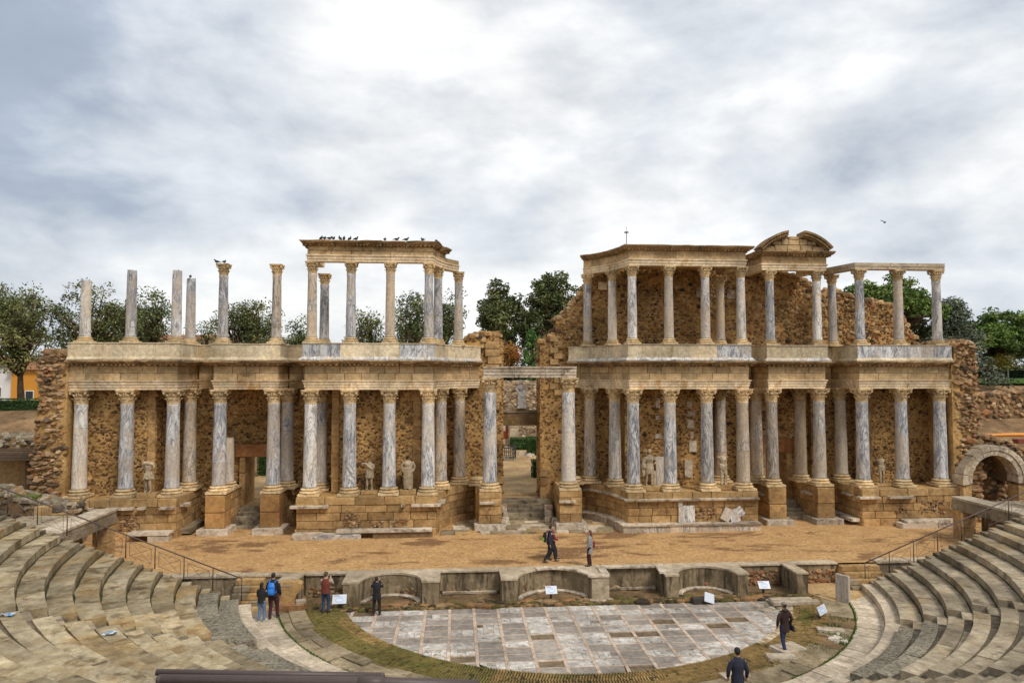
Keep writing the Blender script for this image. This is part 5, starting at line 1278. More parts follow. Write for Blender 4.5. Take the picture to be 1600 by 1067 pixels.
def hedge(label, p, d, seed=1):
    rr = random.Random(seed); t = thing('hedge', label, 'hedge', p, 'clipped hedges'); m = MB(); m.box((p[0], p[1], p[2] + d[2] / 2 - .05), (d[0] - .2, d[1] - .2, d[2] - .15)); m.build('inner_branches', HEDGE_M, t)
    mb = MB(); n = int(min(6500, 330 * (d[0] * d[2] + d[0] * d[1] + d[1] * d[2])))
    for _ in range(n):
        f = rr.random(); a, b, c = rr.uniform(-.5, .5), rr.uniform(-.5, .5), rr.uniform(0, 1)
        if f < .45: b = -.5
        elif f < .7: c = 1
        elif f < .85: a = .5
        else: a = -.5
        leafset(mb, (p[0] + a * d[0], p[1] + b * d[1], p[2] + c * d[2]), .06, 1, .07, [(.035, .075, .014), (.025, .055, .012), (.05, .095, .02)], 1, rr)
    mb.build('foliage', LEAF, t)
hedge('long clipped hedge under the trees at the left edge', (-42, 19.0, ground_h(-42, 19) - .1), (12, 1.0, 1.0), 3)
hedge('dark clipped hedge at the far end of the garden behind the central door', (3.4, 36.5, 2.1), (3.6, 1.0, 1.0), 4)
hedge('second lower hedge across the garden behind the central door', (3.2, 33.3, 2.1), (3.0, .8, .75), 5)
hedge('tall bush of hedge at the right of the garden behind the central door', (3.3, 29.2, 2.1), (1.2, 2.4, 1.7), 6)
hedge('rounded bush just inside the right jamb of the central door', (1.95, 13.9, 2.1), (.9, 1.2, 1.35), 7)
hedge('bush seen through the left side door', (-19.2, 17.0, 2.1), (1.8, 1.6, 2.4), 9)
hedge('dark hedge along the back of the right lawn', (50, 31, 9.4), (18, 1.2, 1.3), 8)
hedge('dark hedge above the stone bank seen over the central door', (1.5, 51.5, 9.0), (16, 1.5, 1.6), 10)
structure(solid('lawn', [(38, 21), (70, 19), (72, 33), (40, 33)], 9.3, 9.72, GRASS, None)); structure(solid('lawn', [(-7, 46.5), (11, 46.5), (11, 51), (-7, 51)], 8.6, 9.15, GRASS, None))
# stony bank at the end of the garden
t = thing('stone_bank', 'sloping bank of loose stones at the end of the garden behind the central door', 'bank', (1, 41, 2)); mb = MB()
for k in range(2600):
    x = R.uniform(-5, 9); f = R.random(); y = 38.3 + 8 * f; z = ground_h(x, y) + .05; s = R.uniform(.12, .3)
    pebble(mb, Vector((x, y, z)), Vector((1, 0, 0)), Vector((0, .7, .7)), Vector((0, -.7, .7)), s * 1.3, s, s * .8, pick([((.30, .21, .12), 4), ((.38, .28, .18), 3), ((.20, .13, .075), 4), ((.42, .35, .26), 1)]))
mb.build('loose_stones', RUBBLE, t, kind='stuff')
t = thing('garden_basin', 'round dark railed basin in the garden behind the central door', 'basin', (.2, 24.5, 2.1))
m = MB(); m.lathe((.0, 25.2, 2.12), [(1.25, 0), (1.25, .2), (1.1, .2), (1.05, .05)], 24); m.build('basin_wall', SEAT_G, t)
for z in (.55, .95, 1.25): m = MB(); m.tube([(1.2 * cos(a * pi / 12), 25.2 + 1.2 * sin(a * pi / 12), 2.12 + z) for a in range(25)], .035, 5); m.build('ring_bar', plain('iron_dark_%d' % int(z * 100), (.035, .04, .045), .5), t)
for a in range(18): m = MB(); m.tube([(1.2 * cos(a * pi / 9), 25.2 + 1.2 * sin(a * pi / 9), 2.2), (1.2 * cos(a * pi / 9), 25.2 + 1.2 * sin(a * pi / 9), 3.38)], .04, 5); m.build('bar', MATS['iron_dark_55'], t)
t = thing('garden_pillar', 'pale square stone pillar beside the garden hedge', 'pillar', (1.9, 37.2, 2.1))
for k in range(3): block('pillar_block', t, (2.0, 37.6, 2.6 + k * 1.0), (1.0, 1.0, .98), 0, CONC_TOP)
t = thing('garden_hut', 'small red and white hut wall glimpsed left of the garden pillar', 'hut', (.6, 39, 2.1)); block('hut_wall', t, (.6, 38.2, 3.4), (1.7, .4, 2.4), 0, plain('brick_red', (.35, .09, .04), .8)); block('hut_window', t, (.9, 37.98, 4.1), (.45, .06, .7), 0, plain('off_white', (.62, .62, .62), .6)); block('hut_base', t, (.6, 37.95, 2.5), (1.7, .1, .7), 0, PLASTER)
t = thing('stone_heap', 'scatter of pale loose stones by the garden bushes behind the central door', 'stones', (2.6, 28.5, 2.1))
for k in range(14): x, y = 2.6 + R.uniform(-.7, .7), 28.5 + R.uniform(-1.6, 1.6); m = MB(); pebble(m, Vector((x, y, 2.16)), Vector((1, 0, 0)), Vector((0, 1, 0)), Vector((0, 0, 1)), R.uniform(.15, .4), R.uniform(.12, .3), R.uniform(.1, .3), (.5, .42, .32)); m.build('stone', RUBBLE, t)
# houses
def house(label, x0, x1, y, z0, z1, d, wallm, roofm, wins=(), group=None):
    t = thing('house', label, 'house', ((x0 + x1) / 2, y, z0), group); m = MB(); m.box(((x0 + x1) / 2, y + d / 2, (z0 + z1) / 2), (x1 - x0, d, z1 - z0)); m.build('wall', wallm, t)
    m = MB(); m.add([(x0 - .4, y - .4, z1), (x1 + .4, y - .4, z1), (x1 + .4, y + d + .4, z1), (x0 - .4, y + d + .4, z1), (x0 + 1, y + d / 2, z1 + .9), (x1 - 1, y + d / 2, z1 + .9)], [(0, 1, 5, 4), (1, 2, 5), (2, 3, 4, 5), (3, 0, 4), (3, 2, 1, 0)]); m.build('roof', roofm, t)
    for (x, z, w_, h) in wins:
        f = block('window', t, (x, y - .02, z), (w_, .1, h), 0, WHITE_P); block('pane', f, (x, y - .06, z), (w_ * .82, .05, h * .82), 0, GLASSY)
WHITE_P = plain('white_paint', (.72, .71, .68), .7, 0, .05); GLASSY = plain('dark_glass', (.03, .04, .05), .15, 0, .05); TERRA = stone('roof_tiles', (.33, .14, .07), (.26, .11, .055), (.15, .07, .04), 2, (.55, .7), 0, .7)
house('white house with an orange part at the left edge behind the hedge', -60, -51.6, 38, 6.0, 11.2, 8, WHITE_P, TERRA, ((-55.5, 8.2, 1.0, 1.2), (-53.2, 8.2, 1.0, 1.2)))
house('orange painted house beside the white one at the left edge', -51.5, -47.2, 37.5, 6.0, 10.6, 7, plain('orange_paint', (.62, .27, .03), .8), TERRA, ((-49.6, 7.9, .9, 1.0),))
house('red roofed house glimpsed through the left trees', -54, -39, 62, 8, 15.0, 9, plain('pink_render', (.55, .38, .28), .85), TERRA, tuple((-52 + k * 2.4, 12.5, 1, 1.3) for k in range(6)))
house('long white building behind the bare shafts', -40, -27.5, 64, 8, 15.1, 10, WHITE_P, stone('pale_roof', (.6, .58, .55), (.55, .52, .5), (.4, .38, .35), 1, (.6, .8), 0, .2), tuple((-38.5 + k * 2.3, 13.2, 1, 1.2) for k in range(5)))
house('grey flat building behind the right lawn', 49.5, 56, 44, 9, 12.2, 8, plain('grey_render', (.5, .48, .45), .85), stone('grey_roof', (.4, .38, .36), (.36, .34, .32), (.25, .24, .22), 1, (.6, .8), 0, .2), ((52, 11, 1.4, 1.0),))

# far-off woods closing the horizon
for lab, x0, x1, y_, z0, h_ in (('dark band of distant trees behind the right lawn', 38, 100, 60, 8.8, 6.5), ('dark band of distant trees behind the left houses', -110, -56, 66, 7.5, 7.0)):
    mb = MB(); rr = random.Random(int(x1))
    for k in range(330):
        x = rr.uniform(x0, x1); leafset(mb, (x, y_ + rr.uniform(-3, 3), z0 + rr.uniform(.2, 1) * h_ * (.6 + .35 * noise.noise(Vector((x * .14, 0, 0))))), 1.5, 45, .3, DARKG, .7, rr)
    tag(mb.build('distant_wood', LEAF, kind='stuff'), lab, 'wood')
# ------------------------------------------------------------------ figures
_PEND = []
def remesh(mb, name, mat, voxel, parent, M=None, smooth_it=2, kind=None):
    """overlapping tubes to be fused into one continuous surface (done for all at once by fuse_all)"""
    ob = link(name, mb.mesh(name, mat), None)
    md = ob.modifiers.new('r', 'REMESH'); md.mode = 'VOXEL'; md.voxel_size = voxel; md.use_smooth_shade = True
    if smooth_it: ms = ob.modifiers.new('s', 'SMOOTH'); ms.iterations = smooth_it; ms.factor = .5
    if M is not None: ob.matrix_basis = M
    if parent: attach(ob, parent)
    _PEND.append((ob, mat)); return ob
def fuse_all():
    dg = bpy.context.evaluated_depsgraph_get(); dg.update(); new = [bpy.data.meshes.new_from_object(o.evaluated_get(dg)) for o, _ in _PEND]
    for (o, mat), me in zip(_PEND, new):
        o.modifiers.clear(); me.name = o.name; o.data = me; me.materials.clear(); me.materials.append(mat)
def V3(*a): return Vector(a)
def lerp(a, b, t): return Vector(a) * (1 - t) + Vector(b) * t
SKIN = plain('skin', (.48, .28, .19), .6, 0, .05); HAIRM = {}
def cloth(name, c, rough=.85): return MATS.get(name) or plain(name, c, rough, 0, .2, 14, .35)
def hand(mb, wrist, d, side, s=1.0):
    """palm, four unequal bent fingers and a thumb at the side"""
    d = Vector(d).normalized(); w_ = Vector(wrist); u = d.cross(V3(0, 1, .2)).normalized(); v = u.cross(d).normalized()
    palm = w_ + d * .05 * s; mb.tube([w_, palm, w_ + d * .09 * s], [(.028 * s, .02 * s), (.042 * s, .02 * s), (.04 * s, .018 * s)], 8)
    for k, (o, l_) in enumerate(((-.030, .062), (-.010, .074), (.010, .07), (.029, .055))):
        b = w_ + d * .085 * s + u * o * s; mb.tube([b, b + d * l_ * .5 * s + v * .008 * s, b + d * l_ * .85 * s + v * .03 * s], [.0105 * s, .0098 * s, .009 * s], 6)
    b = w_ + d * .03 * s + u * .03 * s * side; mb.tube([b, b + (u * side * .8 + d * .7).normalized() * .04 * s, b + (u * side * .5 + d).normalized() * .075 * s + v * .01 * s], [.013 * s, .011 * s, .0095 * s], 6)
def person(label, loc, H, face, legs, arms, top, bottom, shoe=(.03, .03, .03), hair=(.02, .014, .01), hem=.86, hat=None, longhair=False, lean=0.0, headturn=0.0, group='visitors', sleeve=True, vest=None, bare=None, hood=False):
    """legs: ((x, y, lift), (x, y, lift)) left/right foot; arms: ((elbow), (wrist)) left/right in metres for a 1.75 m body; forward is +y"""
    s = H / 1.75; M = Matrix.Translation(loc) @ Matrix.Rotation(-radians(face), 4, 'Z') @ Matrix.Scale(s, 4)
    t = thing('person', label, 'person', loc, group)
    hips = V3(0, 0, .93); chest = V3(0, lean * .8, 1.27); neck = V3(0, lean * 1.1, 1.49); head = V3(0, lean * 1.35 + .015, 1.635)
    sk = MB(); tr = MB(); tp = MB(); sh = [MB(), MB()]; hr = MB()
    for i, (fx, fy, lift) in enumerate(legs):
        sx = -1 if i == 0 else 1; hip = V3(sx * .095, 0, .92); an = V3(fx, fy, .085 + lift); kn = lerp(hip, an, .5) + V3(0, .05 + abs(fy) * .12, .0)
        sk.tube([hip, lerp(hip, kn, .5), kn, lerp(kn, an, .35), an], [.085, .075, .055, .056, .037], 10); sk.tube([an, an + V3(0, .06, -.035), an + V3(0, .15, -.05)], [.04, .04, .03], 8)
        tr.tube([hip + V3(0, 0, .04), lerp(hip, kn, .5), kn, lerp(kn, an, .4), an + V3(0, -.005, .005)], [.105, .094, .074, .070, .062], 12)
        td = an + V3(sx * .015, .15, -.052 - lift * .25)
        sh[i].tube([an + V3(0, -.055, -.045), an + V3(0, .03, -.035), td, td + V3(0, .045, 0)], [(.04, .045), (.045, .048), (.046, .032), (.03, .022)], 8)
    sk.tube([hips, lerp(hips, chest, .5), chest, V3(0, lean, 1.42), neck + V3(0, 0, .02)], [(.15, .105), (.13, .1), (.16, .11), (.13, .085), (.055, .055)], 14)
    sk.tube([neck - V3(0, 0, .04), neck + V3(0, .01, .1)], [.055, .052], 10); sk.ball(head, (.075, .098, .118), None, 14, 10)
    hd = Matrix.Rotation(-radians(headturn), 4, 'Z')
    f = lambda x, y, z: head + hd @ V3(x, y, z)
    sk.ball(f(0, .098, -.01), (.016, .022, .026), None, 6, 4); sk.ball(f(0, .085, -.06), (.03, .02, .012), None, 6, 4); sk.ball(f(0, .07, -.095), (.035, .03, .025), None, 6, 4)
    for q in (-1, 1): sk.ball(f(q * .077, .0, -.01), (.014, .024, .034), None, 6, 4); sk.ball(f(q * .032, .088, .018), (.016, .012, .01), None, 6, 4)
    tr.tube([V3(0, 0, .84), V3(0, 0, .93), V3(0, 0, 1.03)], [(.15, .115), (.172, .13), (.158, .118)], 14)
    rings = [V3(0, 0, hem), lerp(V3(0, 0, hem), V3(0, 0, 1.0), .55), V3(0, lean * .2, 1.04), chest, V3(0, lean, 1.41), neck + V3(0, 0, -.01), neck + V3(0, .0, .025)]
    wd = .2 if hem < .75 else .182
    tp.tube(rings, [(wd, .15), (wd * .97, .14), (.168, .13), (.19, .138), (.158, .11), (.085, .08), (.068, .07)], 16)
    for i, (el, wr) in enumerate(arms):
        sx = -1 if i == 0 else 1; shd = V3(sx * .175, lean, 1.41); el, wr = Vector(el), Vector(wr)
        sk.tube([shd, lerp(shd, el, .5), el, lerp(el, wr, .4), wr], [.06, .052, .042, .041, .029], 8); hand(sk, wr, wr - el, -sx)
        if sleeve or True: (tp if not vest else tr if False else tp).tube([shd - V3(sx * .04, 0, 0), lerp(shd, el, .5), el, lerp(el, wr, .5), lerp(el, wr, .93)], [.083, .071, .062, .056, .05], 10)
    body = remesh(sk, 'body', SKIN, .012, t, M, 2)
    remesh(tr, 'trousers', bottom, .016, t, M, 2); remesh(tp, 'jacket', top, .017, t, M, 2)
    for q in sh: remesh(q, 'shoe', cloth('shoe_%.2f_%.2f' % shoe[:2], shoe, .6), .012, t, M, 1)
    if vest:
        m = MB(); m.tube([V3(0, 0, hem - .02), V3(0, lean * .2, 1.04), chest, V3(0, lean, 1.42), neck + V3(0, 0, 0)], [(.2, .158), (.185, .148), (.202, .152), (.165, .122), (.08, .078)], 16); remesh(m, 'vest', vest, .017, t, M, 2)
    if hat:
        m = MB(); m.ball(head + V3(0, -.006, .055), (.09, .108, .085), None, 14, 8)
        if hat[1] == 'cap': m.tube([f(0, .07, .05), f(0, .17, .04)], [(.07, .012), (.05, .01)], 10)
        else: m.tube([head + V3(0, 0, .0), head + V3(0, 0, .04)], [(.092, .11), (.093, .111)], 14)
        remesh(m, 'hat', hat[0], .012, t, M, 2)
    hm = cloth('hair_%.3f' % hair[0], hair, .6)
    m = MB(); m.ball(head + hd @ V3(0, -.025, .028), (.085, .095, .108), None, 14, 8)
    if longhair: m.tube([f(0, -.04, .02), f(0, -.075, -.1), f(0, -.085, -.22)], [(.085, .07), (.08, .05), (.06, .035)], 12)
    if hood: m.ball(neck + V3(0, -.09, .0), (.1, .06, .07), None, 10, 6)
    remesh(m, 'hair', hm, .013, t, M, 1)
    return t, M
def backpack(label, M, c, main, pocket):
    t = thing('backpack', label, 'backpack', M @ V3(0, -.2, .95), 'backpacks worn by visitors')
    m = MB(); m.tube([V3(0, -.23, .98), V3(0, -.25, 1.08), V3(0, -.24, 1.3), V3(0, -.2, 1.43)], [(.13, .07), (.15, .09), (.145, .085), (.1, .05)], 14); remesh(m, 'bag', main, .015, t, M, 2)
    m = MB(); m.tube([V3(0, -.315, 1.02), V3(0, -.33, 1.1), V3(0, -.32, 1.2)], [(.1, .03), (.115, .035), (.1, .03)], 12); remesh(m, 'pocket', pocket, .012, t, M, 2)
    for q in (-1, 1):
        m = MB(); m.tube([V3(q * .1, -.16, 1.42), V3(q * .12, -.02, 1.475), V3(q * .13, .13, 1.36), V3(q * .15, .05, 1.1), V3(q * .14, -.17, 1.03)], [(.022, .012)] * 5, 6); o = m.build('strap', main, None, True); o.matrix_basis = M; attach(o, t)
    return t
BLACK = cloth('black_cloth', (.012, .012, .015)); NAVY = cloth('navy_cloth', (.022, .024, .045)); JEANS = cloth('blue_denim', (.06, .10, .20)); LJEANS = cloth('faded_denim', (.13, .19, .30)); MAROON = cloth('maroon_cloth', (.055, .014, .02))
REDV = cloth('dark_red_vest', (.16, .035, .022)); GREYC = cloth('grey_wool', (.26, .255, .25)); BROWN = cloth('dark_brown_cloth', (.035, .016, .013)); BLUEB = cloth('bright_blue_nylon', (.02, .18, .62), .5); GREENB = cloth('lime_nylon', (.22, .50, .05), .5); SAND = cloth('beige_knit', (.38, .30, .22)); WINE = cloth('wine_cloth', (.22, .02, .03)); DKGREEN = cloth('dark_trousers', (.015, .013, .012))
rest = (((-.24, .0, 1.12), (-.25, .10, .88)), ((.24, .0, 1.12), (.25, .10, .88)))
stand = ((-.1, 0, 0), (.1, .03, 0))
cam_up = (((-.25, .13, 1.25), (-.07, .26, 1.53)), ((.25, .13, 1.25), (.07, .26, 1.53)))
_, M = person('man in black with a bright blue backpack, seen from behind at the left', (-11.95, -11.0, .15), 1.88, 5, ((-.1, -.05, 0), (.12, .16, 0)), rest, BLACK, MAROON, (.03, .03, .03))
backpack('bright blue backpack on the man in maroon trousers', M, None, BLUEB, cloth('mid_blue_nylon', (.03, .22, .68), .5))
person('woman in a black top and blue jeans beside the blue backpack', (-12.32, -11.35, .15), 1.60, 12, ((-.09, -.04, 0), (.1, .05, 0)), (((-.2, .05, 1.12), (-.1, .22, 1.1)), ((.2, .05, 1.12), (.1, .22, 1.1))), BLACK, LJEANS, (.5, .48, .45), longhair=True, hair=(.018, .010, .008))
person('man in a dark red vest and jeans taking a photo beside the sign', (-9.95, -10.25, .08), 1.73, 10, ((-.12, 0, 0), (.12, .02, 0)), (((-.25, .1, 1.2), (-.1, .26, 1.38)), ((.26, .14, 1.24), (.12, .30, 1.40))), SAND, cloth('dark_denim', (.03, .055, .12)), (.05, .03, .02), hair=(.08, .05, .035), hat=(cloth('brown_cap', (.09, .055, .035)), 'cap'), vest=REDV)
person('person all in black raising a camera at the edge of the marble floor', (-7.78, -10.45, 0), 1.62, 2, ((-.14, 0, 0), (.14, .02, 0)), cam_up, BLACK, DKGREEN, hem=.74)
_, M = person('man in dark clothes with a lime green backpack striding across the stage', (.12, -6.85, ST), 1.78, 78, ((-.09, .34, .0), (.09, -.30, .03)), (((-.24, .12, 1.14), (-.22, .28, .98)), ((.24, -.1, 1.13), (.25, -.06, .88))), NAVY, DKGREEN, lean=.05)
backpack('lime green and black backpack on the striding man', M, None, BLACK, GREENB)
person('companion in wine red walking half hidden behind the lime green backpack', (.34, -6.35, ST), 1.62, 84, ((-.09, .24, .0), (.09, -.26, .03)), (((-.22, .08, 1.12), (-.16, .26, 1.06)), ((.23, .06, 1.12), (.18, .26, 1.08))), WINE, cloth('night_blue', (.02, .025, .05)), hair=(.20, .11, .05), longhair=True)
_, M = person('woman in a grey coat with brown hair standing on the stage edge', (1.92, -7.80, ST + .03), 1.69, -75, ((-.07, .05, 0), (.08, -.03, 0)), (((-.21, .03, 1.12), (-.2, .14, .9)), ((.21, .03, 1.12), (.2, .12, .88))), GREYC, cloth('wine_tights', (.035, .010, .012)), (.015, .012, .012), hair=(.10, .035, .018), hem=.62, longhair=True)
t = thing('handbag', 'dark red bag slung behind the woman in the grey coat', 'bag', M @ V3(0, -.2, .9)); m = MB(); m.tube([V3(.08, -.2, .92), V3(.06, -.21, 1.08), V3(.04, -.19, 1.22)], [(.12, .05), (.13, .055), (.07, .03)], 12); remesh(m, 'bag_body', WINE, .014, t, M)
m = MB(); m.tube([V3(.04, -.19, 1.2), V3(.12, -.1, 1.42), V3(.1, .08, 1.4)], [(.015, .008)] * 3, 6); o = m.build('strap', WINE, None, True); o.matrix_basis = M; attach(o, t)
_, M = person('person in a dark brown hooded coat walking away across the brick ring', (7.62, -15.8, .10), 1.76, -14, ((-.13, -.16, .0), (.14, .26, .02)), (((-.30, -.02, 1.14), (-.27, .06, .9)), ((.30, -.02, 1.14), (.27, .06, .9))), BROWN, cloth('indigo_denim', (.022, .03, .085)), (.02, .018, .02), hair=(.035, .016, .013), hem=.70, hat=(cloth('grey_knit_hat', (.22, .20, .17)), 'knit'), hood=True)
t = thing('shoulder_bag', 'black shoulder bag hanging at the right hip of the brown coat', 'bag', M @ V3(.28, 0, .8)); m = MB(); m.tube([V3(.27, -.06, .74), V3(.27, -.06, .80), V3(.27, -.06, .92)], [(.05, .14), (.055, .15), (.045, .13)], 12); remesh(m, 'bag_body', cloth('bag_leather', (.02, .022, .028), .45), .014, t, M)
m = MB(); m.tube([V3(.26, -.06, .92), V3(.12, -.19, 1.2), V3(-.1, -.16, 1.45), V3(-.13, .06, 1.44)], [(.016, .008)] * 4, 6); o = m.build('strap', BLACK, None, True); o.matrix_basis = M; attach(o, t)
person('man in a navy jacket and dark knit hat at the bottom edge, back turned', (3.62, -21.25, .70), 1.72, 6, stand, (((-.27, -.02, 1.13), (-.27, .06, .88)), ((.27, -.02, 1.13), (.27, .06, .88))), NAVY, DKGREEN, hat=(cloth('dark_knit_hat', (.012, .013, .022)), 'knit'), hem=.78)

# ------------------------------------------------------------------ marble statues
SEATED_M = stone('grey_statue_marble', (.56, .53, .48), (.46, .43, .39), (.25, .22, .19), 4.0, (.56, .72), .2, .5, .8)
def statue(label, loc, H, face, kind, ped=(.8, .6, .22)):
    t = thing('statue', label, 'statue', loc, 'statues between the columns'); s = H / 1.75
    block('plinth', t, (loc[0], loc[1], loc[2] + ped[2] / 2), ped, 0, ASHLAR_P)
    M = Matrix.Translation((loc[0], loc[1], loc[2] + ped[2])) @ Matrix.Rotation(radians(180 - face), 4, 'Z') @ Matrix.Scale(s, 4)
    m = MB(); rr = random.Random(len(label))
    def leg(sx, fx, fy):
        h_, a = V3(sx * .1, 0, .92), V3(fx, fy, .08); k = lerp(h_, a, .5) + V3(0, .06, 0); m.tube([h_, lerp(h_, k, .5), k, lerp(k, a, .35), a], [.1, .088, .065, .068, .045], 10); m.tube([a + V3(0, -.05, -.04), a + V3(0, .05, -.03), a + V3(0, .17, -.06)], [.045, .05, .035], 8)
    def torso(top=1.45): m.tube([V3(0, 0, .9), V3(0, .01, 1.06), V3(0, .02, 1.27), V3(0, 0, 1.41), V3(0, 0, top)], [(.17, .12), (.15, .115), (.195, .14), (.17, .11), (.07, .065)], 16)
    def folds(n, z0, z1, r0, r1, wob=.03):
        for k in range(n): a = 2 * pi * k / n + rr.uniform(-.1, .1); m.tube([V3(cos(a) * r0[0], sin(a) * r0[1], z0), V3(cos(a + .12) * (r0[0] + r1[0]) / 2, sin(a + .12) * (r0[1] + r1[1]) / 2, (z0 + z1) / 2), V3(cos(a + rr.uniform(-.1, .2)) * r1[0], sin(a + .1) * r1[1], z1)], [.022, .03, .028], 6)
    if kind == 'cuirass':
        leg(-1, -.13, .02); leg(1, .13, -.06); torso(); m.tube([V3(0, 0, .98), V3(0, 0, .82), V3(0, .01, .66)], [(.17, .13), (.215, .17), (.235, .19)], 16); folds(14, .92, .64, (.19, .15), (.245, .195))
        m.tube([V3(-.26, .03, 1.36), V3(-.1, .1, 1.44), V3(.12, .1, 1.44), V3(.28, .03, 1.36)], [.09, .1, .1, .09], 8); m.tube([V3(-.25, 0, 1.36), V3(-.28, .03, 1.2)], [.075, .06], 8); m.tube([V3(.25, 0, 1.36), V3(.29, .02, 1.18)], [.075, .06], 8)
        m.tube([V3(.17, -.12, .3), V3(.18, -.12, .0)], [.09, .11], 8)
    elif kind == 'tunic':
        leg(-1, -.12, -.05); leg(1, .11, .05); torso(1.5); m.tube([V3(0, 0, 1.0), V3(0, 0, .85), V3(0, .01, .66)], [(.17, .13), (.2, .15), (.215, .165)], 16); folds(11, 1.25, .64, (.17, .135), (.22, .17))
        m.tube([V3(-.2, .1, 1.1), V3(0, .15, 1.25), V3(.2, .12, 1.42)], [.05, .06, .06], 8); m.tube([V3(.2, 0, 1.4), V3(.33, .15, 1.42), V3(.4, .2, 1.38)], [.07, .055, .045], 8); m.tube([V3(-.2, 0, 1.4), V3(-.24, 0, 1.15)], [.07, .05], 8); m.tube([V3(.2, -.1, .35), V3(.22, -.1, .0)], [.06, .09], 8)
    elif kind == 'toga':
        leg(-1, -.12, .05); leg(1, .12, -.02); torso(1.46); m.tube([V3(0, 0, 1.1), V3(0, 0, .8), V3(0, 0, .45), V3(0, 0, .06)], [(.2, .15), (.25, .19), (.24, .19), (.2, .17)], 18)
        folds(16, .72, .04, (.24, .19), (.215, .185))
        for k in range(6): m.tube([V3(-.24, .08, 1.25 - k * .07), V3(-.04, .2, 1.02 - k * .085), V3(.24, .1, 1.12 - k * .06)], [.022, .03, .022], 6)
        for q in (-1, 1): m.tube([V3(q * .2, 0, 1.38), V3(q * .34, -.02, 1.15), V3(q * .24, .06, .9)], [.075, .065, .055], 8)
    elif kind == 'torso':
        leg(-1, -.13, -.04); leg(1, .11, .06); torso(1.47); m.tube([V3(-.2, .0, 1.4), V3(-.27, .0, 1.34)], [.085, .06], 8); m.tube([V3(.2, 0, 1.4), V3(.27, .0, 1.34)], [.085, .06], 8)
        for k in range(4): m.tube([V3(-.2, .06, 1.02 - k * .05), V3(0, .16, .93 - k * .06), V3(.2, .06, 1.04 - k * .05)], [.04, .045, .04], 8)
        folds(8, .98, .55, (.19, .13), (.2, .14)); m.tube([V3(-.2, -.1, .4), V3(-.22, -.1, 0)], [.06, .08], 8)
    elif kind == 'cloaked':
        leg(-1, -.1, .02); leg(1, .16, -.05); torso(1.5); m.tube([V3(0, 0, 1.45), V3(0, .02, 1.58)], [.06, .055], 8); m.ball(V3(0, .03, 1.66), (.085, .1, .125), None, 10, 8); m.ball(V3(0, .0, 1.7), (.1, .11, .11), None, 10, 6)
        m.tube([V3(0, 0, 1.05), V3(.02, .02, .85), V3(.03, .02, .6)], [(.2, .15), (.23, .17), (.2, .16)], 14); folds(10, 1.0, .55, (.2, .15), (.21, .165))
        m.tube([V3(.2, 0, 1.4), V3(.32, .0, 1.1), V3(.3, .1, .85)], [.1, .1, .08], 8); m.tube([V3(.3, 0, 1.3), V3(.36, 0, .9), V3(.3, 0, .45)], [.08, .11, .05], 8); m.tube([V3(-.2, 0, 1.4), V3(-.34, .03, 1.15), V3(-.2, .12, 1.05)], [.08, .065, .05], 8)
        m.tube([V3(-.25, -.08, .7), V3(-.27, -.08, .0)], [.1, .12], 10)
    elif kind == 'seated':
        torso(1.48); m.ball(V3(0, .03, 1.64), (.09, .1, .13), None, 10, 8); m.tube([V3(0, -.03, 1.74), V3(0, -.08, 1.5), V3(0, -.06, 1.35)], [(.1, .09), (.15, .1), (.2, .1)], 12)
        for q in (-1, 1):
            m.tube([V3(q * .1, 0, .95), V3(q * .15, .42, .93), V3(q * .16, .46, .5), V3(q * .16, .5, .06)], [.12, .12, .1, .09], 10); m.tube([V3(q * .2, 0, 1.4), V3(q * .3, .08, 1.15), V3(q * .24, .32, 1.06)], [.08, .07, .05], 8)
        m.tube([V3(0, .1, .9), V3(0, .42, .86), V3(0, .45, .05)], [(.2, .12), (.26, .12), (.27, .14)], 12); m.box((0, -.05, .42), (.55, .5, .84))
        for k in range(9): m.tube([V3(-.24 + k * .06, .52, .9), V3(-.26 + k * .065, .58, .05)], [.02, .028], 6)
    return remesh(m, 'figure', SEATED_M if kind == 'seated' else STATUE, .02, t, M, 1)
statue('headless statue in a skirted cuirass on the left wing podium', (-21.75, .35, 3.3), 2.02, 8, 'cuirass', (1.0, .7, .24))
statue('slim headless statue in a short tunic on the left inner podium', (-9.42, .42, 3.3), 1.9, 14, 'tunic', (.95, .6, .2))
statue('headless draped statue on the left inner podium by the curve', (-7.2, .25, 3.3), 2.0, 4, 'toga', (.95, .65, .25))
statue('large cloaked statue with a head on the right inner podium', (7.08, .25, 3.3), 2.1, 0, 'cloaked', (1.1, .7, .3))
statue('armless headless nude torso statue on the right inner podium', (11.62, .4, 3.3), 2.1, -5, 'torso', (.95, .65, .25))
statue('small weathered headless statue on the right wing podium', (21.95, .9, 3.3), 1.8, 0, 'torso', (1.0, .7, .16))
statue('seated veiled grey statue on the lintel inside the central door', (0, 6.85, 7.72), 1.95, 0, 'seated', (1.1, .9, .1))
fuse_all()
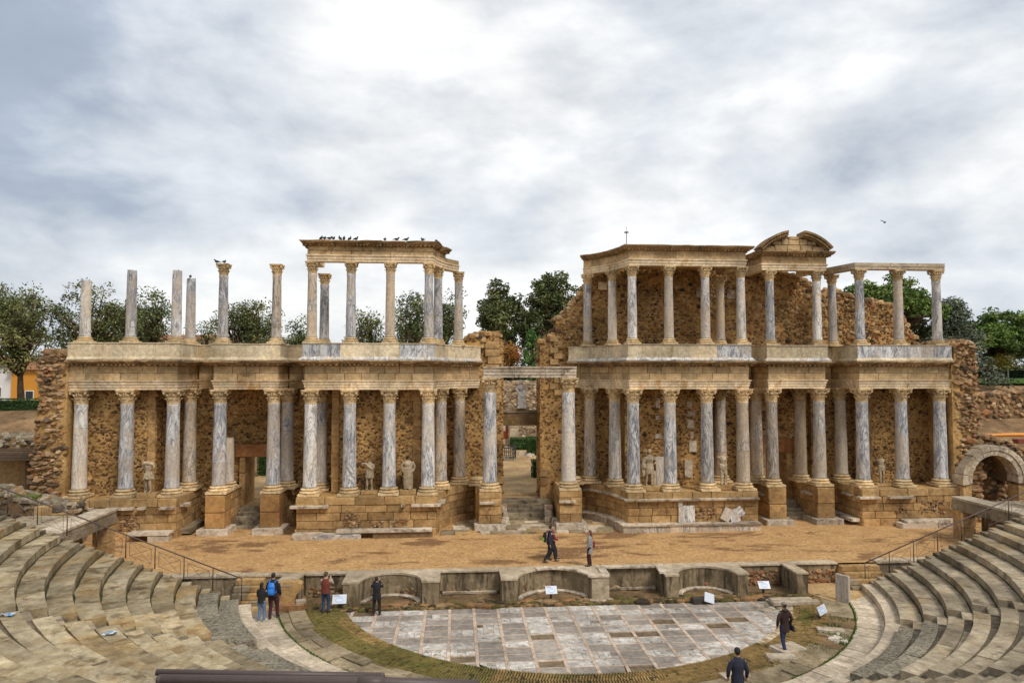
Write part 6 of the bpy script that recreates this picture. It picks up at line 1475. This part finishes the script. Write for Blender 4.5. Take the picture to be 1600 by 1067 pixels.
# ------------------------------------------------------------------ small things
def sign(label, x, y, z, face, w_=.62, h=.44, tilt=38):
    t = thing('information_sign', label, 'sign', (x, y, z), 'white information signs'); M = Matrix.Translation((x, y, z)) @ Matrix.Rotation(radians(face), 4, 'Z')
    m = MB(); m.box((0, .12, .2), (.09, .09, .5)); o = m.build('post', METAL, None); o.matrix_basis = M; attach(o, t)
    T2 = M @ Matrix.Translation((0, 0, .45)) @ Matrix.Rotation(radians(90 - tilt - 5), 4, 'X')
    m = MB(); m.box((0, 0, -.02), (w_, h, .035)); o = m.build('board', SIGNW, None); o.matrix_basis = T2; attach(o, t)
    m = MB(); m.box((0, 0, -.055), (w_ * .96, h * .96, .03)); o = m.build('backing', METAL, None); o.matrix_basis = T2; attach(o, t)
    m = MB(); n = 20
    m.add([(w_ * .30 * cos(2 * pi * k / n), -.02 + h * .32 * sin(2 * pi * k / n), .002) for k in range(n)], [tuple(range(n))], (.45, .55, .68))
    m.add([(w_ * .24 * cos(pi + pi * k / n), -.0 + h * .25 * sin(pi + pi * k / n), .005) for k in range(n + 1)], [tuple(range(n + 1))], (.62, .70, .80))
    for k in range(5): m.add([(-w_ * .42, h * (.42 - .03 * k), .004), (-w_ * (.42 - .5 * (.7 + .06 * k)), h * (.42 - .03 * k), .004), (-w_ * (.42 - .5 * (.7 + .06 * k)), h * (.432 - .03 * k), .004), (-w_ * .42, h * (.432 - .03 * k), .004)], [(0, 1, 2, 3)], (.3, .33, .38))
    o = m.build('printed_plan', PRINT, None); o.matrix_basis = T2; attach(o, t); return t
SIGNW = plain('sign_white', (.60, .64, .70), .35, 0, .03)
sign('white information sign beside the man in the red vest', -9.45, -9.75, .05, 4, .6, .42)
sign('white information sign standing in the middle round niche', -.14, -9.35, .1, 2, .52, .38)
sign('white information sign in the square recess at the right', 9.7, -9.45, .12, -4, .52, .37)
sign('slanted information sign on the slab ring at the right, seen side on', 10.7, -12.75, .06, 40, .74, .34, 20)
t = thing('tipped_sign', 'broken white panel tipped over a dark stone before the right niche', 'sign', (6.8, -10.2, 0)); o = block('panel', t, (6.85, -10.15, .27), (.5, .05, .42), .2, SIGNW, -.5); o.rotation_euler.y = .35; block('dark_stone', t, (6.55, -10.0, .12), (.9, .35, .26), .1, plain('dark_stone', (.05, .038, .03), .9))
t = thing('carved_block', 'broken ochre carved block on a brick base at the left of the orchestra', 'stone block', (-11.6, -9.6, .1))
m = MB(); rr = random.Random(4); prof = [(-.42, 0), (.2, 0), (.28, .35), (.5, .55), (.5, .82), (.32, .92), (-.42, .9)]
fr = [(-11.6 + x, -9.62 + rr.uniform(-.03, .03), .36 + z * .95) for x, z in prof]; bk = [(x, y + .42, z) for x, y, z in fr]; n = len(fr)
m.add(fr + bk, [tuple(range(n)), tuple(range(n, 2 * n))[::-1]] + [(i, n + i, n + (i + 1) % n, (i + 1) % n) for i in range(n)]); m.build('carved_stone', stone('ochre_block', (.56, .36, .15), (.46, .28, .11), (.3, .17, .07), 2.4, (.55, .7), 0, .9), t)
block('brick_base', t, (-11.55, -9.7, .24), (1.25, .7, .26), 0, stone('base_red', (.42, .22, .10), (.36, .19, .09), (.24, .13, .07), 2, (.6, .75), 0, .7)); block('pale_lump', t, (-11.1, -9.75, .44), (.4, .3, .14), .3, PAVE)
o = block('standing_slab', None, (12.75, -10.7, .72), (.16, .62, 1.2), .5, M_PALE); tag(o, 'upright grey marble slab at the right end of the orchestra', 'slab')
o = block('leaning_slab', None, (8.15, 1.55, 4.25), (.62, .12, 1.8), .05, M_PALE, -.12); tag(o, 'tall pale slab leaning on the wall behind the large cloaked statue', 'slab')
for i, (x, y, w_, d, rz, lab) in enumerate(((9.9, -10.35, 1.9, .32, 0, 'long pale stone bar at the right end of the marble floor, farther one'), (9.95, -10.75, 2.1, .34, .02, 'long pale stone bar at the right end of the marble floor, nearer one'), (7.75, -15.75, 1.1, .8, .3, 'flat white slab under the feet of the walker in brown'), (7.15, -16.5, 1.0, .5, -.15, 'flat white slab just in front of the walker in brown'), (4.9, -17.85, .95, .5, .2, 'flat white slab on the brick ring near the bottom edge'), (10.3, -14.1, 1.0, .4, -.25, 'broken white marble piece on the ruined slabs at the right'))):
    tag(block('loose_slab', None, (x + (0.6 if i < 2 else 0), y, .16), (w_, d, .14), rz, PAVE), lab, 'slab', 'loose pale slabs')
t = thing('chip_scatter', 'scatter of small white marble chips in the weedy gap of the right slabs', 'stones', (10.4, -14.9, .1))
for i in range(9): x, y = 10.4 + R.uniform(-.5, .5), -14.9 + R.uniform(-.5, .5); m = MB(); pebble(m, Vector((x, y, .12)), Vector((1, 0, 0)), Vector((0, 1, 0)), Vector((0, 0, 1)), R.uniform(.08, .2), R.uniform(.06, .14), R.uniform(.06, .12), (.62, .56, .45)); m.build('marble_chip', RUBBLE, t)
# weeds and moss at the ruined slabs and seat steps
mb = MB()
for k in range(2600):
    a = radians(R.gauss(-43, 7)); r = R.uniform(11.9, 13.0); x, y = OX + r * cos(a), OY + r * sin(a)
    if noise.noise(Vector((x * 1.3, y * 1.3, 0))) < .05: continue
    t_ = R.uniform(0, 6.3); h = R.uniform(.04, .13); w_ = .02; g = R.uniform(.7, 1.4); mb.add([(x - w_ * cos(t_), y - w_ * sin(t_), .09), (x + w_ * cos(t_), y + w_ * sin(t_), .09), (x + R.uniform(-.06, .06), y + R.uniform(-.06, .06), .10 + h)], [(0, 1, 2)], (.085 * g, .12 * g, .022))
tag(mb.build('slab_weeds', LEAF, kind='stuff'), 'green weeds among the ruined slabs at the right', 'weeds')
# litter on the left seats
def crumple(label, x, y, z, s, seed):
    rr = random.Random(seed); m = MB(); vs = []; n = 6
    for j in range(n):
        for i in range(n): vs.append((x + (i / (n - 1) - .5) * s * 1.7 + rr.uniform(-.03, .03), y + (j / (n - 1) - .5) * s + rr.uniform(-.03, .03), z + .02 + rr.uniform(0, .08)))
    fs = [(j * n + i, j * n + i + 1, (j + 1) * n + i + 1, (j + 1) * n + i) for j in range(n - 1) for i in range(n - 1)]
    for f in fs: q = rr.random(); m.add([vs[i] for i in f], [(0, 1, 2, 3)], (.5, .54, .58) if q < .6 else ((.10, .26, .48) if q < .85 else (.3, .34, .4)))
    tag(m.build('crumpled_paper', PRINT), label, 'litter')
def seat_at(k, ang, off=.4): r = R0 + DR * k + off; return OX + r * cos(radians(ang)), OY + r * sin(radians(ang)), Z0 + DZ * k
crumple('crumpled white and blue bag on the left foreground seats, nearer the stair', *seat_at(6, 219.5, .3), .2, 3)
crumple('crumpled grey white paper on the left foreground seats, near the left edge', *seat_at(9, 217.6, .3), .2, 5)
# pigeons
pm = MB(); pm.ball((0, 0, .13), (.075, .14, .075), None, 8, 6); pm.ball((0, .13, .22), (.042, .05, .045), None, 8, 5); pm.tube([(0, .07, .15), (0, .13, .22)], [.05, .035], 6); pm.tube([(0, .165, .22), (0, .205, .21)], [.014, .004], 5); pm.tube([(0, -.1, .13), (0, -.27, .09)], [(.05, .03), (.045, .012)], 6)
for q in (-1, 1): pm.tube([(q * .03, .0, .07), (q * .03, .01, .0)], [.01, .008], 4); pm.tube([(q * .07, .05, .15), (q * .065, -.16, .12)], [(.02, .05), (.01, .025)], 6)
pme = pm.mesh('pigeon', plain('pigeon_grey', (.035, .037, .045), .6), True)
def pigeon(label, x, y, z, g): o = link('pigeon', pme); o.location = (x, y, z); o.rotation_euler.z = R.uniform(0, 6.28); o.scale = (.95, .95, .95); tag(o, label, 'bird', g)
for i, x in enumerate((-12.18, -12.0, -11.72, -11.5, -11.12, -10.9, -10.58, -10.22, -8.58, -7.9, -7.35, -6.4)): pigeon('pigeon on the upper left cornice, %s in the row from the left' % ('first second third fourth fifth sixth seventh eighth ninth tenth eleventh twelfth'.split()[i]), x, -.42 + R.uniform(-.05, .1), 17.88, 'pigeons on the upper left cornice')
pigeon('dark pigeon on the outer corner tip of the upper left cornice by the curve', -5.62, -.1, 17.86, 'pigeons on the upper left cornice')
pigeon('pigeon at the left edge of the free column capital', -18.45, 1.05, UC, 'pigeons on a capital'); pigeon('pigeon on the middle of the free column capital', -18.05, 1.1, UC, 'pigeons on a capital')
pigeon('pigeon on top of the fourth bare shaft', -20.55, 2.7, 16.0, 'pigeon on a shaft')
fb = MB(); fb.ball((0, 0, 0), (.05, .14, .05), None, 6, 5); fb.add([(0, .06, .02), (.34, .02, .16), (.3, -.06, .15), (0, -.08, .02)], [(0, 1, 2, 3)]); fb.add([(0, .06, .02), (-.34, .02, .16), (-.3, -.06, .15), (0, -.08, .02)], [(3, 2, 1, 0)])
o = fb.build('flying_bird', MATS['pigeon_grey']); o.location = (25.2, 5, 20.7); tag(o, 'tiny dark bird flying in the sky at the right', 'bird')
# lightning rod, lamp post, antennas, orange boom
t = thing('lightning_rod', 'thin metal lightning rod with a small crown on the upper right entablature', 'rod', (5.97, 1, 17.8)); GALV = plain('galvanised', (.22, .23, .23), .5, .4)
m = MB(); m.tube([(5.97, 1, 17.5), (5.97, 1, 18.95)], .025, 6); m.build('mast', GALV, t); m = MB(); m.lathe((5.97, 1, 18.85), [(.03, 0), (.15, .03), (.15, .07), (.03, .12)], 10); m.build('crown', GALV, t); m = MB(); m.tube([(5.97, 1, 18.95), (5.97, 1, 19.25)], .012, 5); m.build('tip', GALV, t)
t = thing('lamp_post', 'slim pale lamp post on the right lawn', 'lamp post', (49.9, 24.2, 9.7)); m = MB(); m.tube([(49.9, 24.2, 9.5), (49.9, 24.2, 11.75)], .07, 8); m.build('post', plain('lamp_grey', (.4, .4, .38), .5), t)
for q in (-1, 1): m = MB(); m.ball((49.9 + q * .16, 24.2, 11.85), (.14, .14, .12), None, 8, 6); m.build('lamp_globe', WHITE_P, t, True)
t = thing('orange_boom', 'long orange machine boom lying among the right excavations', 'machine', (36, 8, 5.5)); ORG = plain('orange_machine', (.70, .26, .015), .5)
m = MB(); m.tube([(33.9, 7.2, 5.75), (36.4, 7.2, 5.78), (40.5, 7.2, 5.62)], [(.09, .12), (.14, .16), (.2, .22)], 6); m.build('boom', ORG, t); block('machine_body', t, (39.0, 7.4, 5.5), (2.2, 1.2, .8), 0, ORG); block('counterweight', t, (36.9, 7.2, 5.3), (1.5, .6, .3), 0, plain('rust_red', (.22, .05, .025), .8)); block('blue_hatch', t, (38.2, 6.78, 5.65), (.6, .05, .3), 0, WHITE_P)
for i, (x, zt) in enumerate(((-4.6, 15.2), (-3.9, 14.6))):
    t = thing('antenna', ('taller' if i == 0 else 'shorter') + ' thin roof antenna seen through the upper left colonnade', 'antenna', (x - 10, 60, 10)); m = MB(); m.tube([(x - 10, 60, 9.0), (x - 10, 60, zt)], .05, 5); m.build('mast', GALV, t)
    m = MB(); m.tube([(x - 10.5, 60, zt - .3), (x - 9.5, 60, zt - .3)], .03, 4); m.tube([(x - 10.3, 60, zt - .8), (x - 9.7, 60, zt - .8)], .03, 4); m.build('crossbar', GALV, t)
